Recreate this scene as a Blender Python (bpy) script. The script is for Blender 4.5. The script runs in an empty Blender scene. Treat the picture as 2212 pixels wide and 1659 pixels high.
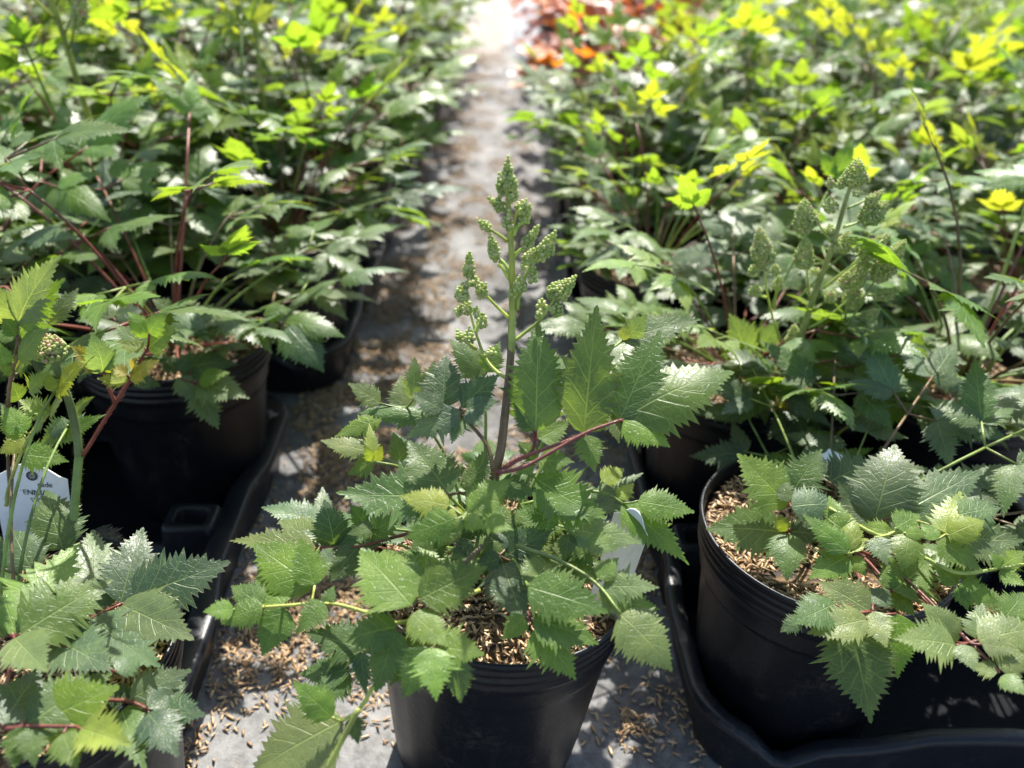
import bpy, math, random
import numpy as np
from mathutils import Matrix, Vector, Euler

sc = bpy.context.scene
COL = sc.collection
R = math.radians

# ------------------------------------------------------------------ camera
CAM = Vector((0, 0, 0.519))
FPX = 1800.0                      # focal length in pixels of a 2212 px wide picture
cd = bpy.data.cameras.new('camera')
cam = bpy.data.objects.new('camera', cd)
COL.objects.link(cam)
cd.sensor_width = 36
cd.lens = FPX / 2212 * 36
cd.clip_start = 0.01
cd.clip_end = 200
CROT = Matrix.Rotation(R(90 - 30.728), 3, 'X') @ Matrix.Rotation(R(3.0), 3, 'Z')
cam.matrix_world = Matrix.Translation(CAM) @ CROT.to_4x4()
cd.dof.use_dof = True
cd.dof.focus_distance = 0.47
cd.dof.aperture_fstop = 5.6
cd.dof.aperture_blades = 0
sc.camera = cam

# ------------------------------------------------------------------ light
SUN_EL, SUN_AZ = 53.0, 3.0        # azimuth measured from straight ahead (+Y), negative = to the left
w = bpy.data.worlds.new('World')
sc.world = w
w.use_nodes = True
nt = w.node_tree
bg = nt.nodes['Background']
sky = nt.nodes.new('ShaderNodeTexSky')
sky.sky_type = 'NISHITA'
sky.sun_disc = False
sky.sun_elevation = R(SUN_EL)
sky.sun_rotation = R(SUN_AZ)
sky.air_density = 1.0
sky.dust_density = 1.5
nt.links.new(sky.outputs[0], bg.inputs[0])
bg.inputs[1].default_value = 0.118
sd = bpy.data.lights.new('sun', 'SUN')
sd.energy = 5.0
sd.angle = R(0.53)
sd.color = (1.0, 0.955, 0.87)
sun = bpy.data.objects.new('sun', sd)
COL.objects.link(sun)
sv = Vector((math.sin(R(SUN_AZ)) * math.cos(R(SUN_EL)), math.cos(R(SUN_AZ)) * math.cos(R(SUN_EL)), math.sin(R(SUN_EL))))
sun.rotation_euler = sv.to_track_quat('Z', 'Y').to_euler()
sun.location = sv * 6

sc.view_settings.view_transform = 'Standard'
sc.view_settings.look = 'None'
sc.view_settings.exposure = 1.45
sc.view_settings.gamma = 1.0
sc.cycles.max_bounces = 8
sc.cycles.transmission_bounces = 6
sc.cycles.sample_clamp_indirect = 4.0

# ------------------------------------------------------------------ materials
def mat(name):
    m = bpy.data.materials.new(name)
    m.use_nodes = True
    n = m.node_tree
    return m, n, n.nodes['Principled BSDF'], n.nodes['Material Output']

def N(n, typ, **kw):
    x = n.nodes.new(typ)
    for k, v in kw.items():
        setattr(x, k, v)
    return x

def math_node(n, op, a, b=None, c=None, clamp=False):
    x = n.nodes.new('ShaderNodeMath')
    x.operation = op
    x.use_clamp = clamp
    for i, v in enumerate((a, b, c)):
        if v is None:
            continue
        if isinstance(v, (int, float)):
            x.inputs[i].default_value = v
        else:
            n.links.new(v, x.inputs[i])
    return x.outputs[0]

def mixc(n, fac, a, b, blend='MIX'):
    x = n.nodes.new('ShaderNodeMix')
    x.data_type = 'RGBA'
    x.blend_type = blend
    for idx, v in ((0, fac), (6, a), (7, b)):
        if isinstance(v, (int, float)):
            x.inputs[idx].default_value = v
        elif isinstance(v, tuple):
            x.inputs[idx].default_value = (*v, 1) if len(v) == 3 else v
        else:
            n.links.new(v, x.inputs[idx])
    return x.outputs[2]

def noise(n, scale, detail=3, vec=None, rough=0.55):
    x = n.nodes.new('ShaderNodeTexNoise')
    x.inputs['Scale'].default_value = scale
    x.inputs['Detail'].default_value = detail
    x.inputs['Roughness'].default_value = rough
    if vec is not None:
        n.links.new(vec, x.inputs['Vector'])
    return x.outputs[0]

def ramp(n, fac, stops):
    x = n.nodes.new('ShaderNodeValToRGB')
    e = x.color_ramp.elements
    while len(e) < len(stops):
        e.new(0.5)
    for el, (p, c) in zip(e, stops):
        el.position = p
        el.color = (*c, 1)
    n.links.new(fac, x.inputs[0])
    return x.outputs[0]

def maprange(n, v, a, b, c=0.0, d=1.0):
    x = n.nodes.new('ShaderNodeMapRange')
    x.interpolation_type = 'SMOOTHSTEP'
    n.links.new(v, x.inputs[0])
    for i, q in enumerate((a, b, c, d)):
        x.inputs[i + 1].default_value = q
    return x.outputs[0]

def bump(n, h, dist, strength=1.0):
    x = n.nodes.new('ShaderNodeBump')
    x.inputs['Strength'].default_value = strength
    x.inputs['Distance'].default_value = dist
    n.links.new(h, x.inputs['Height'])
    return x.outputs[0]

def leaf_material(name, veins=6.0):
    m, n, p, out = mat(name)
    uvn = N(n, 'ShaderNodeUVMap')
    sep = N(n, 'ShaderNodeSeparateXYZ')
    n.links.new(uvn.outputs[0], sep.inputs[0])
    u = sep.outputs[0]
    v2 = math_node(n, 'MULTIPLY_ADD', sep.outputs[1], 2.0, -1.0)
    a = math_node(n, 'ABSOLUTE', v2)
    mid = maprange(n, a, 0.012, 0.05, 1.0, 0.0)
    t = math_node(n, 'MULTIPLY', math_node(n, 'SUBTRACT', u, math_node(n, 'MULTIPLY', a, 0.23)), veins)
    side = math_node(n, 'MULTIPLY', math_node(n, 'SIGN', v2), 0.22)
    fr = math_node(n, 'FRACT', math_node(n, 'ADD', t, math_node(n, 'ADD', side, 5.0)))
    ds = math_node(n, 'ABSOLUTE', math_node(n, 'SUBTRACT', fr, 0.5))
    lat = maprange(n, ds, 0.012, 0.06, 1.0, 0.0)
    mp = N(n, 'ShaderNodeMapping')
    mp.inputs['Scale'].default_value = (1.0, 0.5, 1.0)
    n.links.new(uvn.outputs[0], mp.inputs[0])
    oi = N(n, 'ShaderNodeObjectInfo')
    vo = N(n, 'ShaderNodeTexVoronoi', feature='DISTANCE_TO_EDGE')
    vo.inputs['Scale'].default_value = 15
    n.links.new(mp.outputs[0], vo.inputs['Vector'])
    net = maprange(n, vo.outputs['Distance'], 0.0, 0.06, 1.0, 0.0)
    vein = math_node(n, 'MAXIMUM', math_node(n, 'MAXIMUM', mid, math_node(n, 'MULTIPLY', lat, 0.75)), math_node(n, 'MULTIPLY', net, 0.33))
    tc = N(n, 'ShaderNodeTexCoord')
    cb = N(n, 'ShaderNodeCombineXYZ')
    n.links.new(math_node(n, 'MULTIPLY', oi.outputs['Random'], 40.0), cb.inputs[0])
    va = N(n, 'ShaderNodeVectorMath', operation='ADD')
    n.links.new(tc.outputs['Object'], va.inputs[0])
    n.links.new(cb.outputs[0], va.inputs[1])
    n1 = noise(n, 3.2, 4, va.outputs[0])
    n2 = noise(n, 26.0, 3, va.outputs[0])
    col = oi.outputs['Color']
    base = mixc(n, maprange(n, n1, 0.3, 0.72), mixc(n, 1.0, col, (0.78, 0.82, 0.80), 'MULTIPLY'), mixc(n, 1.0, col, (1.16, 1.13, 1.0), 'MULTIPLY'))
    veinc = mixc(n, 0.5, mixc(n, 1.0, col, (1.5, 1.4, 1.1), 'MULTIPLY'), (0.24, 0.33, 0.12))
    base = mixc(n, math_node(n, 'MULTIPLY', vein, 0.62), base, veinc)
    edge = math_node(n, 'MULTIPLY', maprange(n, a, 0.86, 1.04), maprange(n, n1, 0.42, 0.7))
    base = mixc(n, math_node(n, 'MULTIPLY', edge, 0.55), base, (0.10, 0.055, 0.03))
    # small blemishes
    base = mixc(n, math_node(n, 'MULTIPLY', maprange(n, noise(n, 11, 2, va.outputs[0]), 0.71, 0.78), 0.45), base, (0.17, 0.15, 0.05))
    n.links.new(base, p.inputs['Base Color'])
    rg = math_node(n, 'MULTIPLY_ADD', n2, 0.2, 0.30)
    n.links.new(rg, p.inputs['Roughness'])
    p.inputs['Specular IOR Level'].default_value = 0.42
    hgt = math_node(n, 'MULTIPLY_ADD', vein, -0.9, math_node(n, 'MULTIPLY', n2, 0.55))
    hgt = math_node(n, 'ADD', hgt, math_node(n, 'MULTIPLY', math_node(n, 'SUBTRACT', 1.0, lat), 0.15))
    bp = bump(n, hgt, 0.0007, 0.48)
    n.links.new(bp, p.inputs['Normal'])
    tr = N(n, 'ShaderNodeBsdfTranslucent')
    tcol = mixc(n, 1.0, mixc(n, math_node(n, 'MULTIPLY', vein, 0.35), base, veinc), (2.9, 2.65, 0.85), 'MULTIPLY')
    n.links.new(tcol, tr.inputs['Color'])
    n.links.new(bp, tr.inputs['Normal'])
    ms = N(n, 'ShaderNodeMixShader')
    ms.inputs[0].default_value = 0.40
    n.links.new(p.outputs[0], ms.inputs[1])
    n.links.new(tr.outputs[0], ms.inputs[2])
    n.links.new(ms.outputs[0], out.inputs['Surface'])
    return m

M = {}
M['leaf'] = leaf_material('leaf_blade')

def simple_obj_color(name, rough, var=0.35, transl=0.0, nscale=60):
    m, n, p, out = mat(name)
    oi = N(n, 'ShaderNodeObjectInfo')
    tc = N(n, 'ShaderNodeTexCoord')
    n1 = noise(n, nscale, 3, tc.outputs['Object'])
    c = mixc(n, maprange(n, n1, 0.3, 0.7), mixc(n, 1.0, oi.outputs['Color'], (1 - var,) * 3, 'MULTIPLY'), mixc(n, 1.0, oi.outputs['Color'], (1 + var,) * 3, 'MULTIPLY'))
    n.links.new(c, p.inputs['Base Color'])
    p.inputs['Roughness'].default_value = rough
    n.links.new(bump(n, noise(n, nscale * 12, 2, tc.outputs['Object']), 0.0004, 0.6), p.inputs['Normal'])
    if transl:
        tr = N(n, 'ShaderNodeBsdfTranslucent')
        n.links.new(mixc(n, 1.0, c, (1.7, 1.6, 0.8), 'MULTIPLY'), tr.inputs[0])
        ms = N(n, 'ShaderNodeMixShader')
        ms.inputs[0].default_value = transl
        n.links.new(p.outputs[0], ms.inputs[1])
        n.links.new(tr.outputs[0], ms.inputs[2])
        n.links.new(ms.outputs[0], out.inputs['Surface'])
    return m

M['stem'] = simple_obj_color('plant_stem', 0.45, 0.3, 0.15)

def bud_material():
    m, n, p, out = mat('flower_bud')
    at = N(n, 'ShaderNodeAttribute')
    at.attribute_name = 'tone'
    c = ramp(n, at.outputs['Fac'], [(0.0, (0.27, 0.36, 0.08)), (0.55, (0.47, 0.55, 0.18)), (0.85, (0.62, 0.62, 0.32)), (1.0, (0.58, 0.40, 0.30))])
    n.links.new(c, p.inputs['Base Color'])
    p.inputs['Roughness'].default_value = 0.55
    p.inputs['Subsurface Weight'].default_value = 0.0
    tr = N(n, 'ShaderNodeBsdfTranslucent')
    n.links.new(c, tr.inputs[0])
    ms = N(n, 'ShaderNodeMixShader')
    ms.inputs[0].default_value = 0.45
    n.links.new(p.outputs[0], ms.inputs[1])
    n.links.new(tr.outputs[0], ms.inputs[2])
    n.links.new(ms.outputs[0], out.inputs['Surface'])
    return m
M['bud'] = bud_material()

def plastic(name, base, rough, dust, spec=0.26):
    m, n, p, out = mat(name)
    tc = N(n, 'ShaderNodeTexCoord')
    oi = N(n, 'ShaderNodeObjectInfo')
    va = N(n, 'ShaderNodeVectorMath', operation='ADD')
    cb = N(n, 'ShaderNodeCombineXYZ')
    n.links.new(math_node(n, 'MULTIPLY', oi.outputs['Random'], 9.0), cb.inputs[0])
    n.links.new(tc.outputs['Object'], va.inputs[0])
    n.links.new(cb.outputs[0], va.inputs[1])
    n1 = noise(n, 30, 6, va.outputs[0], 0.65)
    n2 = noise(n, 260, 3, va.outputs[0])
    mpg = N(n, 'ShaderNodeMapping')
    mpg.inputs['Scale'].default_value = (90, 90, 7)
    n.links.new(va.outputs[0], mpg.inputs[0])
    n3 = noise(n, 1.0, 4, mpg.outputs[0])
    f = math_node(n, 'MULTIPLY', maprange(n, n1, 0.46, 0.8), maprange(n, n2, 0.35, 0.7))
    f = math_node(n, 'ADD', f, math_node(n, 'MULTIPLY', maprange(n, n3, 0.56, 0.78), 0.35), clamp=True)
    c = mixc(n, math_node(n, 'MULTIPLY', f, dust), base, (0.16, 0.13, 0.10))
    n.links.new(c, p.inputs['Base Color'])
    n.links.new(math_node(n, 'MULTIPLY_ADD', f, 0.3, rough), p.inputs['Roughness'])
    n.links.new(bump(n, math_node(n, 'ADD', n2, math_node(n, 'MULTIPLY', n1, 2.0)), 0.0004, 0.5), p.inputs['Normal'])
    p.inputs['Specular IOR Level'].default_value = spec
    return m
M['pot'] = plastic('black_pot_plastic', (0.0045, 0.0052, 0.0072), 0.36, 0.17)
M['tray'] = plastic('black_tray_plastic', (0.0075, 0.0088, 0.012), 0.36, 0.16)
M['tray_base'] = plastic('black_tray_base', (0.006, 0.007, 0.009), 0.6, 0.12, 0.06)

def hull_material():
    m, n, p, out = mat('rice_hull')
    at = N(n, 'ShaderNodeAttribute')
    at.attribute_name = 'tone'
    tc = N(n, 'ShaderNodeTexCoord')
    c = ramp(n, at.outputs['Fac'], [(0.0, (0.10, 0.058, 0.03)), (0.3, (0.26, 0.155, 0.075)), (0.65, (0.40, 0.26, 0.135)), (1.0, (0.56, 0.43, 0.26))])
    n1 = noise(n, 700, 3, tc.outputs['Object'])
    c = mixc(n, maprange(n, n1, 0.25, 0.8, 0.0, 0.35), c, mixc(n, 1.0, c, (0.6, 0.52, 0.42), 'MULTIPLY'))
    n.links.new(c, p.inputs['Base Color'])
    p.inputs['Roughness'].default_value = 0.48
    return m
M['hull'] = hull_material()

def mulch_bed_material():
    m, n, p, out = mat('mulch_bed')
    tc = N(n, 'ShaderNodeTexCoord')
    mp = N(n, 'ShaderNodeMapping')
    mp.inputs['Scale'].default_value = (1, 1, 1)
    n.links.new(tc.outputs['Object'], mp.inputs[0])
    vo = N(n, 'ShaderNodeTexVoronoi')
    vo.inputs['Scale'].default_value = 260
    n.links.new(mp.outputs[0], vo.inputs['Vector'])
    sp = N(n, 'ShaderNodeSeparateXYZ')
    n.links.new(vo.outputs['Color'], sp.inputs[0])
    c = ramp(n, sp.outputs[0], [(0.0, (0.012, 0.009, 0.007)), (0.35, (0.06, 0.035, 0.018)), (0.7, (0.13, 0.072, 0.03)), (1.0, (0.22, 0.135, 0.06))])
    n.links.new(c, p.inputs['Base Color'])
    p.inputs['Roughness'].default_value = 0.8
    n.links.new(bump(n, vo.outputs['Distance'], 0.003, 1.0), p.inputs['Normal'])
    return m
M['bed'] = mulch_bed_material()

def fabric_material():
    m, n, p, out = mat('weed_fabric')
    tc = N(n, 'ShaderNodeTexCoord')
    P_ = tc.outputs['Object']
    def wave(direction, scale, dist):
        x = n.nodes.new('ShaderNodeTexWave')
        x.bands_direction = direction
        x.inputs['Scale'].default_value = scale
        x.inputs['Distortion'].default_value = dist
        x.inputs['Detail'].default_value = 1
        x.inputs['Detail Scale'].default_value = 2
        n.links.new(P_, x.inputs['Vector'])
        return x.outputs['Fac']
    wx = wave('X', 330, 3.0)
    wy = wave('Y', 290, 3.0)
    weave = math_node(n, 'MAXIMUM', wx, math_node(n, 'MULTIPLY', wy, 0.9))
    n1 = noise(n, 7, 5, P_, 0.6)
    n2 = noise(n, 75, 6, P_, 0.75)
    grime = maprange(n, math_node(n, 'ADD', math_node(n, 'MULTIPLY', n1, 0.5), math_node(n, 'MULTIPLY', n2, 0.5)), 0.38, 0.64)
    c = mixc(n, grime, (0.085, 0.084, 0.085), (0.26, 0.258, 0.258))
    c = mixc(n, math_node(n, 'MULTIPLY', math_node(n, 'SUBTRACT', 1.0, weave), 0.45), c, (0.02, 0.019, 0.019))
    # fine chaff that has settled on the sheet, thickest down the middle of the aisle far away
    sp = N(n, 'ShaderNodeSeparateXYZ')
    n.links.new(P_, sp.inputs[0])
    tt = math_node(n, 'ADD', math_node(n, 'MULTIPLY_ADD', sp.outputs[1], 0.02, sp.outputs[0]), 0.028)
    band = math_node(n, 'MULTIPLY', maprange(n, tt, -0.28, -0.16), maprange(n, tt, -0.04, 0.04, 1.0, 0.0))
    far = maprange(n, sp.outputs[1], 2.8, 3.6)
    ch = math_node(n, 'MULTIPLY', math_node(n, 'MULTIPLY', band, far), maprange(n, noise(n, 26, 5, P_, 0.7), 0.40, 0.55))
    c = mixc(n, math_node(n, 'MULTIPLY', ch, 0.9), c, (0.22, 0.14, 0.07))
    sp2 = maprange(n, noise(n, 420, 2, P_), 0.62, 0.70)
    c = mixc(n, math_node(n, 'MULTIPLY', sp2, 0.35), c, (0.17, 0.115, 0.06))
    n.links.new(c, p.inputs['Base Color'])
    n.links.new(math_node(n, 'MULTIPLY_ADD', grime, 0.12, 0.46), p.inputs['Roughness'])
    p.inputs['Specular IOR Level'].default_value = 0.2
    hh = math_node(n, 'ADD', math_node(n, 'MULTIPLY', weave, 0.2), math_node(n, 'MULTIPLY', n2, 1.2))
    n.links.new(bump(n, hh, 0.0016, 0.8), p.inputs['Normal'])
    return m
M['fabric'] = fabric_material()

def flat_material(name, c, rough, var=0.1, spec=0.4, transl=0):
    m, n, p, out = mat(name)
    tc = N(n, 'ShaderNodeTexCoord')
    n1 = noise(n, 120, 4, tc.outputs['Object'])
    cc = mixc(n, maprange(n, n1, 0.35, 0.75), c, tuple(x * (1 - var) for x in c))
    n.links.new(cc, p.inputs['Base Color'])
    p.inputs['Roughness'].default_value = rough
    p.inputs['Specular IOR Level'].default_value = spec
    return m
M['tag'] = flat_material('white_tag_plastic', (0.74, 0.735, 0.71), 0.45, 0.08)
M['ink'] = flat_material('tag_ink', (0.045, 0.045, 0.05), 0.6, 0.3)

# ------------------------------------------------------------------ mesh helpers
def new_mesh(name, verts, faces, mats, smooth=True, mat_idx=None, uvs=None, tone=None):
    me = bpy.data.meshes.new(name)
    me.from_pydata([tuple(v) for v in verts], [], faces)
    for m in mats:
        me.materials.append(m)
    if smooth:
        me.polygons.foreach_set('use_smooth', [True] * len(me.polygons))
    if mat_idx is not None:
        me.polygons.foreach_set('material_index', mat_idx)
    if uvs is not None:
        ul = me.uv_layers.new(name='UVMap')
        li = np.empty(len(me.loops), dtype=np.int32)
        me.loops.foreach_get('vertex_index', li)
        ul.data.foreach_set('uv', np.asarray(uvs, dtype=np.float32)[li].ravel())
    if tone is not None:
        at = me.attributes.new('tone', 'FLOAT', 'POINT')
        at.data.foreach_set('value', np.asarray(tone, dtype=np.float32))
    me.update()
    return me

def add(name, me, parent=None, mtx=None, color=None, kind=None):
    o = bpy.data.objects.new(name, me)
    COL.objects.link(o)
    if parent is not None:
        o.parent = parent
    if mtx is not None:
        o.matrix_basis = mtx
    if color is not None:
        o.color = (*color[:3], 1)
    if kind:
        o['kind'] = kind
    return o

def thing(name, label, cat, loc=(0, 0, 0), rotz=0.0, group=None):
    o = bpy.data.objects.new(name, None)
    COL.objects.link(o)
    o.empty_display_size = 0.02
    o.location = loc
    o.rotation_euler = (0, 0, rotz)
    o['label'] = label
    o['category'] = cat
    if group:
        o['group'] = group
    return o

class MB:
    """collects vertices and faces of one mesh"""
    def __init__(s):
        s.v, s.f, s.m, s.t = [], [], [], []
    def add(s, v, f, m=0, t=0.0):
        o = len(s.v)
        s.v += [tuple(x) for x in v]
        s.f += [tuple(i + o for i in q) for q in f]
        s.m += [m] * len(f)
        s.t += list(t) if hasattr(t, '__len__') else [t] * len(v)
    def tube(s, pts, radii, n=6, m=0, hairs=0, rng=None, hair_len=0.0016):
        pts = [Vector(p) for p in pts]
        if not hasattr(radii, '__len__'):
            radii = [radii] * len(pts)
        rings, fr = [], None
        vs = []
        frames = []
        for i, p in enumerate(pts):
            d = (pts[min(i + 1, len(pts) - 1)] - pts[max(i - 1, 0)]).normalized()
            if fr is None:
                a = Vector((0, 0, 1)) if abs(d.z) < 0.9 else Vector((1, 0, 0))
                fr = (a - d * a.dot(d)).normalized()
            else:
                fr = (fr - d * fr.dot(d)).normalized()
            b = d.cross(fr)
            frames.append((fr.copy(), b))
            for k in range(n):
                an = 2 * math.pi * k / n
                vs.append(p + (fr * math.cos(an) + b * math.sin(an)) * radii[i])
        fs = []
        for i in range(len(pts) - 1):
            for k in range(n):
                fs.append((i * n + k, i * n + (k + 1) % n, (i + 1) * n + (k + 1) % n, (i + 1) * n + k))
        fs.append(tuple(range(n))[::-1])
        fs.append(tuple((len(pts) - 1) * n + k for k in range(n)))
        s.add(vs, fs, m)
        if hairs:
            for _ in range(hairs):
                q = rng.random() * (len(pts) - 1)
                i = int(q)
                f_ = q - i
                p = pts[i].lerp(pts[i + 1], f_)
                r = radii[i] * (1 - f_) + radii[i + 1] * f_
                an = rng.random() * 6.283
                fr_, b_ = frames[i]
                o_ = fr_ * math.cos(an) + b_ * math.sin(an)
                dd = (pts[i + 1] - pts[i]).normalized()
                tip = p + o_ * (r + hair_len * rng.uniform(0.5, 1.2)) + dd * hair_len * rng.uniform(-0.3, 0.5)
                c1 = p + o_ * r * 0.9 + dd * 0.00008
                c2 = p + o_ * r * 0.9 - dd * 0.00008
                c3 = p + o_ * r * 0.9 + o_.cross(dd) * 0.00014
                s.add([c1, c2, c3, tip], [(0, 1, 3), (1, 2, 3), (2, 0, 3)], m)
    def mesh(s, name, mats, smooth=True, tone=False):
        return new_mesh(name, s.v, s.f, mats, smooth, s.m if len(mats) > 1 else None, None, s.t if tone else None)

def bez(p0, p1, p2, n):
    p0, p1, p2 = Vector(p0), Vector(p1), Vector(p2)
    return [p0 * (1 - t) ** 2 + p1 * 2 * t * (1 - t) + p2 * t * t for t in (i / n for i in range(n + 1))]

def smooth_path(pts, n=6):
    """Catmull-Rom through the points"""
    pts = [Vector(p) for p in pts]
    if len(pts) < 3:
        return [pts[0].lerp(pts[-1], i / n) for i in range(n + 1)]
    q = [pts[0] * 2 - pts[1]] + pts + [pts[-1] * 2 - pts[-2]]
    out = []
    for i in range(1, len(q) - 2):
        for k in range(n):
            t = k / n
            a, b, c, d = q[i - 1], q[i], q[i + 1], q[i + 2]
            out.append(0.5 * ((b * 2) + (c - a) * t + (a * 2 - b * 5 + c * 4 - d) * t * t + (b * 3 - a - c * 3 + d) * t ** 3))
    out.append(pts[-1])
    return out

# value noise for the ground and for scattering
_rs = np.random.RandomState(7)
_tab = _rs.rand(256, 256)
def vnoise(x, y):
    xi, yi = np.floor(x).astype(int), np.floor(y).astype(int)
    fx, fy = x - xi, y - yi
    fx, fy = fx * fx * (3 - 2 * fx), fy * fy * (3 - 2 * fy)
    g = lambda a, b: _tab[a % 256, b % 256]
    return (g(xi, yi) * (1 - fx) + g(xi + 1, yi) * fx) * (1 - fy) + (g(xi, yi + 1) * (1 - fx) + g(xi + 1, yi + 1) * fx) * fy
def fbm(x, y, o=3):
    r, a, t = 0, 1.0, 0
    for i in range(o):
        r = r + a * vnoise(x * 2 ** i + 13.7 * i, y * 2 ** i + 5.1 * i)
        t += a
        a *= 0.5
    return r / t

# ------------------------------------------------------------------ ground
def field(t, s):
    """field axes (t across the aisle, s along it) to world x, y"""
    return (t - 0.06 * min(s, 0.7) - 0.02 * max(0.0, s - 0.7), s)

def across(x, y):
    return x + 0.06 * np.minimum(y, 0.7) + 0.02 * np.maximum(0.0, y - 0.7)

def ground_z(x, y):
    x, y = np.asarray(x, float), np.asarray(y, float)
    t = across(x, y)
    aisle = np.exp(-((t + 0.01) / 0.2) ** 4)
    z = 0.0045 * (fbm(x * 9 + 40, y * 17 + 3, 3) - 0.5)
    z += aisle * 0.017 * (fbm(t * 5 + 9, y * 13 + 71, 3) - 0.5) * np.clip((y - 0.7) / 0.5, 0, 1)
    z += aisle * 0.0065 * (fbm(t * 17 + 3, y * 36 + 11, 2) - 0.5) * np.clip((y - 0.6) / 0.5, 0.25, 1)
    seam = 0.052 + 0.012 * np.sin(y * 5.0)
    z += 0.011 * np.exp(-((t - seam) / 0.011) ** 2) * np.clip((y - 0.6) / 0.3, 0, 1)
    return z - 0.0035

xs = np.concatenate([[-25, -10, -5, -3, -2, -1.4, -1.0, -0.8], np.arange(-0.66, 0.46, 0.0085), [0.6, 0.8, 1.0, 1.4, 2, 3, 5, 10, 25]])
ys = np.concatenate([[-20, -6, -2, -0.6, -0.1, 0.1], np.arange(0.16, 1.5, 0.009), np.arange(1.5, 3.0, 0.016), np.arange(3.0, 7.0, 0.05), [8, 10, 14, 20, 35, 60]])
gx, gy = np.meshgrid(xs, ys)
gz = ground_z(gx, gy)
nv = len(xs)
faces = [(j * nv + i, j * nv + i + 1, (j + 1) * nv + i + 1, (j + 1) * nv + i) for j in range(len(ys) - 1) for i in range(nv - 1)]
g = add('ground', new_mesh('ground', np.stack([gx, gy, gz], -1).reshape(-1, 3), faces, [M['fabric']]))
g['kind'] = 'structure'
g['label'] = 'grey woven weed fabric covering the nursery ground'

# ------------------------------------------------------------------ rice hulls
def hull_template(hi=True):
    if hi:
        v = [(-0.5, 0, 0)] + [(-0.22, 0.105 * c, 0.085 * s_) for c, s_ in ((1, 0), (0, 1), (-1, 0), (0, -1))] \
            + [(0.2, 0.112 * c, 0.09 * s_) for c, s_ in ((1, 0), (0, 1), (-1, 0), (0, -1))] + [(0.5, 0.01, 0.02)]
        f = [(0, 2, 1), (0, 3, 2), (0, 4, 3), (0, 1, 4)]
        for k in range(4):
            a, b = 1 + k, 1 + (k + 1) % 4
            f += [(a, b, b + 4), (a, b + 4, a + 4)]
        f += [(9, 5, 6), (9, 6, 7), (9, 7, 8), (9, 8, 5)]
    else:
        v = [(-0.5, 0, 0), (0, 0.14, 0), (0, 0, 0.11), (0, -0.14, 0), (0.02, 0, -0.11), (0.5, 0, 0)]
        f = [(0, 2, 1), (0, 3, 2), (0, 4, 3), (0, 1, 4), (5, 1, 2), (5, 2, 3), (5, 3, 4), (5, 4, 1)]
    return np.array(v), np.array(f)

def hull_mesh(name, pos, seed, hi=True, size=0.0072, tilt=0.35, tone_lo=0.15):
    """pos (n,3): one mesh of loose hulls lying at those points"""
    rs = np.random.RandomState(seed)
    n = len(pos)
    tv, tf = hull_template(hi)
    yaw = rs.rand(n) * 6.283
    pit = rs.randn(n) * tilt
    L = size * (0.75 + 0.5 * rs.rand(n))
    wd = 0.75 + 0.6 * rs.rand(n)
    V = np.repeat(tv[None], n, 0)
    bendz = -(V[:, :, 0] ** 2) * (rs.rand(n) * 0.25)[:, None]
    V[:, :, 2] += bendz
    V[:, :, 1:] *= wd[:, None, None]
    V *= L[:, None, None]
    cp, sp = np.cos(pit)[:, None], np.sin(pit)[:, None]
    x = V[:, :, 0] * cp - V[:, :, 2] * sp
    z = V[:, :, 0] * sp + V[:, :, 2] * cp
    cy, sy = np.cos(yaw)[:, None], np.sin(yaw)[:, None]
    X = x * cy - V[:, :, 1] * sy
    Y = x * sy + V[:, :, 1] * cy
    W = np.stack([X, Y, z], -1) + np.asarray(pos)[:, None, :]
    F = (tf[None] + (np.arange(n) * len(tv))[:, None, None]).reshape(-1, 3)
    tone = np.repeat(np.clip(tone_lo + (1 - tone_lo) * rs.beta(2.2, 2.0, n), 0, 1), len(tv))
    me = bpy.data.meshes.new(name)
    nv_, nf = W.shape[0] * W.shape[1], len(F)
    me.vertices.add(nv_)
    me.vertices.foreach_set('co', W.reshape(-1).astype(np.float32))
    me.loops.add(nf * 3)
    me.loops.foreach_set('vertex_index', F.reshape(-1).astype(np.int32))
    me.polygons.add(nf)
    me.polygons.foreach_set('loop_start', np.arange(nf, dtype=np.int32) * 3)
    me.polygons.foreach_set('use_smooth', np.ones(nf, dtype=bool))
    at = me.attributes.new('tone', 'FLOAT', 'POINT')
    at.data.foreach_set('value', tone.astype(np.float32))
    me.materials.append(M['hull'])
    me.update(calc_edges=True)
    me.validate()
    return me

# unproject a picture point (2212 px wide picture) onto a plane of the place
def ray(X, Y):
    return CROT @ Vector(((X - 1106) / FPX, -(Y - 829.5) / FPX, -1.0))
def on_ground(X, Y, z=0.0):
    d = ray(X, Y)
    return CAM + d * ((z - CAM.z) / d.z)
def on_plane(X, Y, ypl):
    d = ray(X, Y)
    return CAM + d * (ypl / d.y)
CINV = CROT.inverted()
def project(p):
    q = CINV @ (Vector(p) - CAM)
    return (1106 + FPX * q.x / -q.z, 829.5 - FPX * q.y / -q.z, -q.z)

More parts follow.
